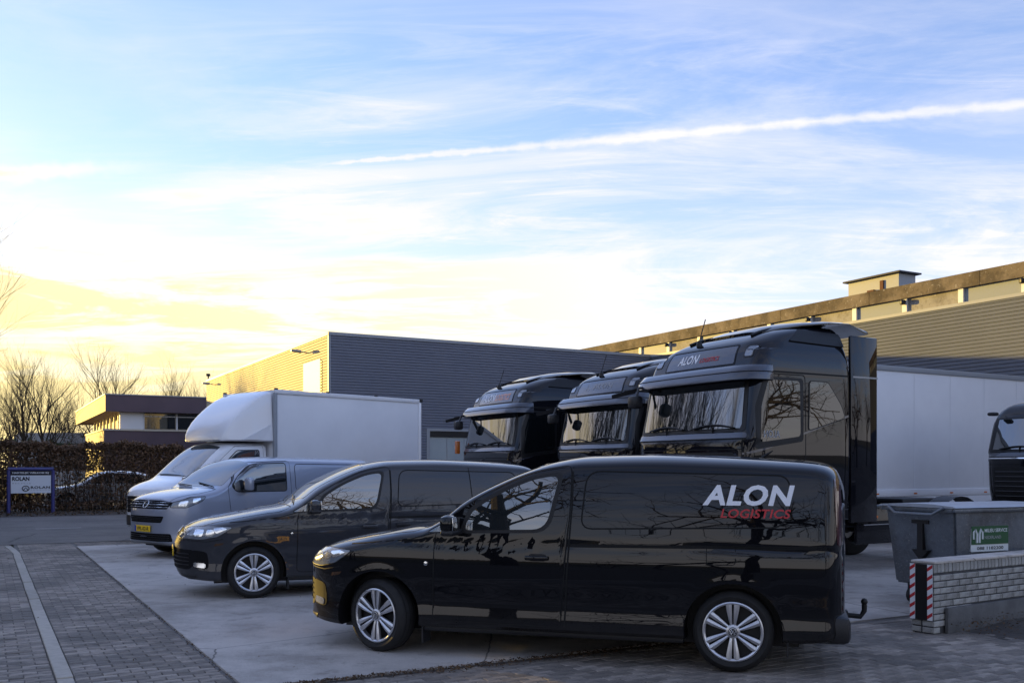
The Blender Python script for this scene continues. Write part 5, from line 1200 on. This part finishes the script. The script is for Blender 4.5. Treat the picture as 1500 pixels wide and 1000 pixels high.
sg = thing('welcome_sign', 'blue framed white sign board on two posts in front of the hedge', 'sign', ab(38.2, .78), SITE)
sp = {}
for s in (0, 1.42):
    p = MB(); p.tube([(s, 0, -.02), (s, 0, 1.52)], .062, 12); p.build('post', 'sign_blue', sg)
p = MB(); p.tube([(-.02, 0, 1.56), (1.44, 0, 1.56)], .062, 12); p.build('top_bar', 'sign_blue', sg)
p = MB(); p.box((.07, -.03, 1.34), (1.35, .03, 1.50)); p.build('header_strip', 'dark_print', sg, smooth=False)
p = MB(); p.box((.07, -.03, .70), (1.35, .03, 1.335)); bo = p.build('board', 'sign_white', sg, smooth=False)
def S(x0, x1, z0, z1): return lambda u, v: (x0 + (x1 - x0) * u, -.034, z0 + (z1 - z0) * v)
text('HARTELIJK WELKOM BIJ', S(.12, 1.28, 1.385, 1.455), bold=.02).build('sign_words', 'white_print', sg)
text('ROLAN', S(.11, .66, 1.14, 1.29), bold=.045).build('sign_words', 'dark_print', sg)
text('RECYCLE', S(.12, .70, 1.03, 1.075), spacing=1.5).build('sign_words', 'grey_print', sg)
text('ROLAN', S(.70, 1.32, .86, .95), bold=.035, spacing=1.15).build('sign_words', 'dark_print', sg)
text('PACKING', S(.70, 1.32, .80, .835), spacing=1.6).build('sign_words', 'grey_print', sg)
e = MB(); e.tube([(.54 + .11 * math.cos(2 * math.pi * k / 20), -.034, .87 + .09 * math.sin(2 * math.pi * k / 20)) for k in range(21)], .016, 5, cap=False); e.tube([(.47, -.034, .82), (.54, -.034, .90), (.61, -.034, .82)], .014, 5); e.build('sign_emblem', 'dark_print', sg)

CAR = dict(zt=[(-.8, .60), (-.7, .74), (-.4, .86), (.3, .97), (.5, 1.03), (.9, 1.28), (1.25, 1.44), (1.7, 1.50), (2.4, 1.47), (2.9, 1.38), (3.2, 1.20), (3.38, 1.0), (3.42, .9)], zb=[(-.8, .34), (-.6, .22), (3.2, .25), (3.42, .36)], W=[(-.8, .84), (.5, .88), (2.6, .88), (3.42, .84)],
    g=[(.2, .97), (.5, 1), (.9, .985), (1.2, .9), (1.5, .76)], r=[(-.8, .12), (.4, .12), (1.2, .12), (3.42, .15)], xf=-.81, x0=-.2, xr=3.43, x1=3.0, pn=2.5, pt=2.5, e=2.5, arches=[(0, .31, .37), (2.55, .31, .37)])
car = thing('parked_car', 'white hatchback seen in patches through the winter hedge', 'car', (0, 0, 0))
mb = shell(CAR); cb = bvh_of(mb); link('body', cut_arches(mb, CAR['arches'], 'white_paint', .6, .9), car)
for ax in 'LR':
    for wpoly in (rpoly([(.72, 1.0), (1.62, 1.0), (1.62, 1.38), (1.30, 1.37), (.95, 1.18)], .04), rpoly([(1.70, 1.0), (2.75, 1.0), (2.85, 1.15), (2.5, 1.35), (1.70, 1.385)], .04)):
        patch(cb, ax, wpoly, .006, .06).build('side_window', 'glass', car)
    for x in (0, 2.55): wheel(car, 'car', (x, (-1 if ax == 'L' else 1) * .76, .31), ax == 'R')
patch(cb, 'T', rpoly([(.55, -.62), (1.20, -.55), (1.20, .55), (.55, .62)], .04), .004, .06).build('windscreen', 'screen', car)
p = ab(40.9, 2.75); car.location = (p.x, p.y, 0); car.rotation_euler[2] = SITE + R(2)

# ------------------------------------------------------------------ bare trees
def bare_tree(seed, height, spread=.5, crook=.25, levels=5, nb=(5, 5, 4, 4), r0=.16, trunk=.3, rise=.5):
    rr = random.Random(seed); tr, cr = MB(), MB()
    def limb(p, d, L, r, lv):
        n = 5 if lv < 2 else (4 if lv < 3 else 3); pts = [p]; rads = [r]; q = p.copy(); dd = d.copy()
        for i in range(n):
            dd = (dd + Vector((rr.gauss(0, crook), rr.gauss(0, crook), rr.gauss(0, crook * .6) + (.06 * rise if lv else .02)))).normalized(); q = q + dd * (L / n); pts.append(q.copy()); rads.append(r * (1 - .62 * (i + 1) / n))
        (tr if lv == 0 else cr).tube(pts, rads, 8 if lv == 0 else (5 if lv < 3 else 3), cap=False)
        if lv >= levels - 1: return
        k = nb[min(lv, len(nb) - 1)]; ph = rr.uniform(0, 6.28)
        for j in range(k):
            t = (trunk + (1 - trunk) * (j + rr.random() * .8) / k) if lv == 0 else (.25 + .75 * (j + rr.random()) / k)
            f = min(n - 1e-3, t * n); i = int(f); pt = pts[i].lerp(pts[i + 1], f - i); ra = rads[i] + (rads[i + 1] - rads[i]) * (f - i)
            ax = (pts[i + 1] - pts[i]).normalized(); s1 = ax.orthogonal().normalized(); s2 = ax.cross(s1); ph += 2.4 + rr.gauss(0, .4)
            nd = (ax * (1 - spread * .75) + (s1 * math.cos(ph) + s2 * math.sin(ph)) * spread * rr.uniform(.8, 1.3) + Vector((0, 0, rise * .35))).normalized()
            limb(pt, nd, L * rr.uniform(.52, .74) * (1.05 - .35 * t if lv == 0 else 1), ra * rr.uniform(.55, .72), lv + 1)
    limb(Vector((0, 0, -.1)), Vector((0, 0, 1)), height * .62, r0, 0)
    return tr.mesh('trunk', 'bark'), cr.mesh('crown', 'bark')
kinds = {'slim': [bare_tree(s, 10, .42, .12, 5, (10, 6, 5, 4), .14, .25, .9) for s in (1, 2)], 'broad': [bare_tree(s, 9, .66, .30, 5, (7, 6, 5, 5), .24, .28, .5) for s in (3, 4, 9)], 'street': [bare_tree(s, 9, .72, .30, 5, (6, 5, 4, 3), .34, .34, .4) for s in (21, 22, 23)]}
def plant_tree(kind, i, x, y, h, rz, label, group):
    t = thing('bare_tree', label, 'tree', (x, y, -.02), rz, group); k = h / 10; t.scale = (k, k, k)
    a_, b_ = kinds[kind][i]; link('trunk', a_, t); link('crown', b_, t)
def far(px, d): return (px - 750) / 1400 * d
GT = 'bare trees beyond the hedge'
for (px, d, h, k, i, lab) in ((34, 62, 9.4, 'slim', 0, 'slender bare tree behind the hedge, between sign and far shed'), (70, 60, 9.0, 'slim', 1, 'slender bare tree beside the far shed'), (160, 88, 13.2, 'slim', 1, 'tall bare tree rising behind the flat roofed office'), (122, 92, 11, 'broad', 0, 'spreading bare tree beyond the roof overhang of the office'), (258, 100, 12.8, 'slim', 0, 'bare treetop behind the office roof house, next to the grey hall'), (-16, 66, 9.0, 'broad', 2, 'broad bare tree behind the end of the hedge')):
    plant_tree(k, i, far(px, d), d, h, px * .7, lab, GT)
for n_, (px, d, h) in enumerate(((285, 110, 12.5), (225, 108, 10), (95, 105, 10), (10, 100, 10))): plant_tree('slim', n_ % 2, far(px, d), d, h, n_ * 1.9, 'distant bare tree on the skyline behind the office', GT)
plant_tree('slim', 1, -15.9, 25.5, 7.4, .6, 'bare street tree with branches reaching over the road beside the hedge', GT)
for n_, (x, y, h, k) in enumerate(((-18.7, 21, 15, 0), (-21.2, 25, 16, 1), (-17.6, 17.5, 14, 1), (-21.5, 28.5, 16, 0), (-19.5, 22.5, 15, 1))): plant_tree('slim', k, x, y, h, n_ * 2.1, 'tall slender bare tree beside the road across from the lorries', 'slender trees across from the lorries')
GS = 'bare street trees on the near side of the street'
for n_, (x, y, h) in enumerate(((-8.5, -5, 12), (-2.2, -6.8, 11.5), (3.8, -8, 12), (9.2, -5.5, 12), (-15.5, -2, 10), (-21, 8, 10), (-24, 15, 11), (19, 8.5, 9.5), (25, 6, 10), (24, 12.5, 9))): plant_tree('street', n_ % 3, x, y, h, n_ * 1.3, 'bare street tree on the near side of the street', GS)
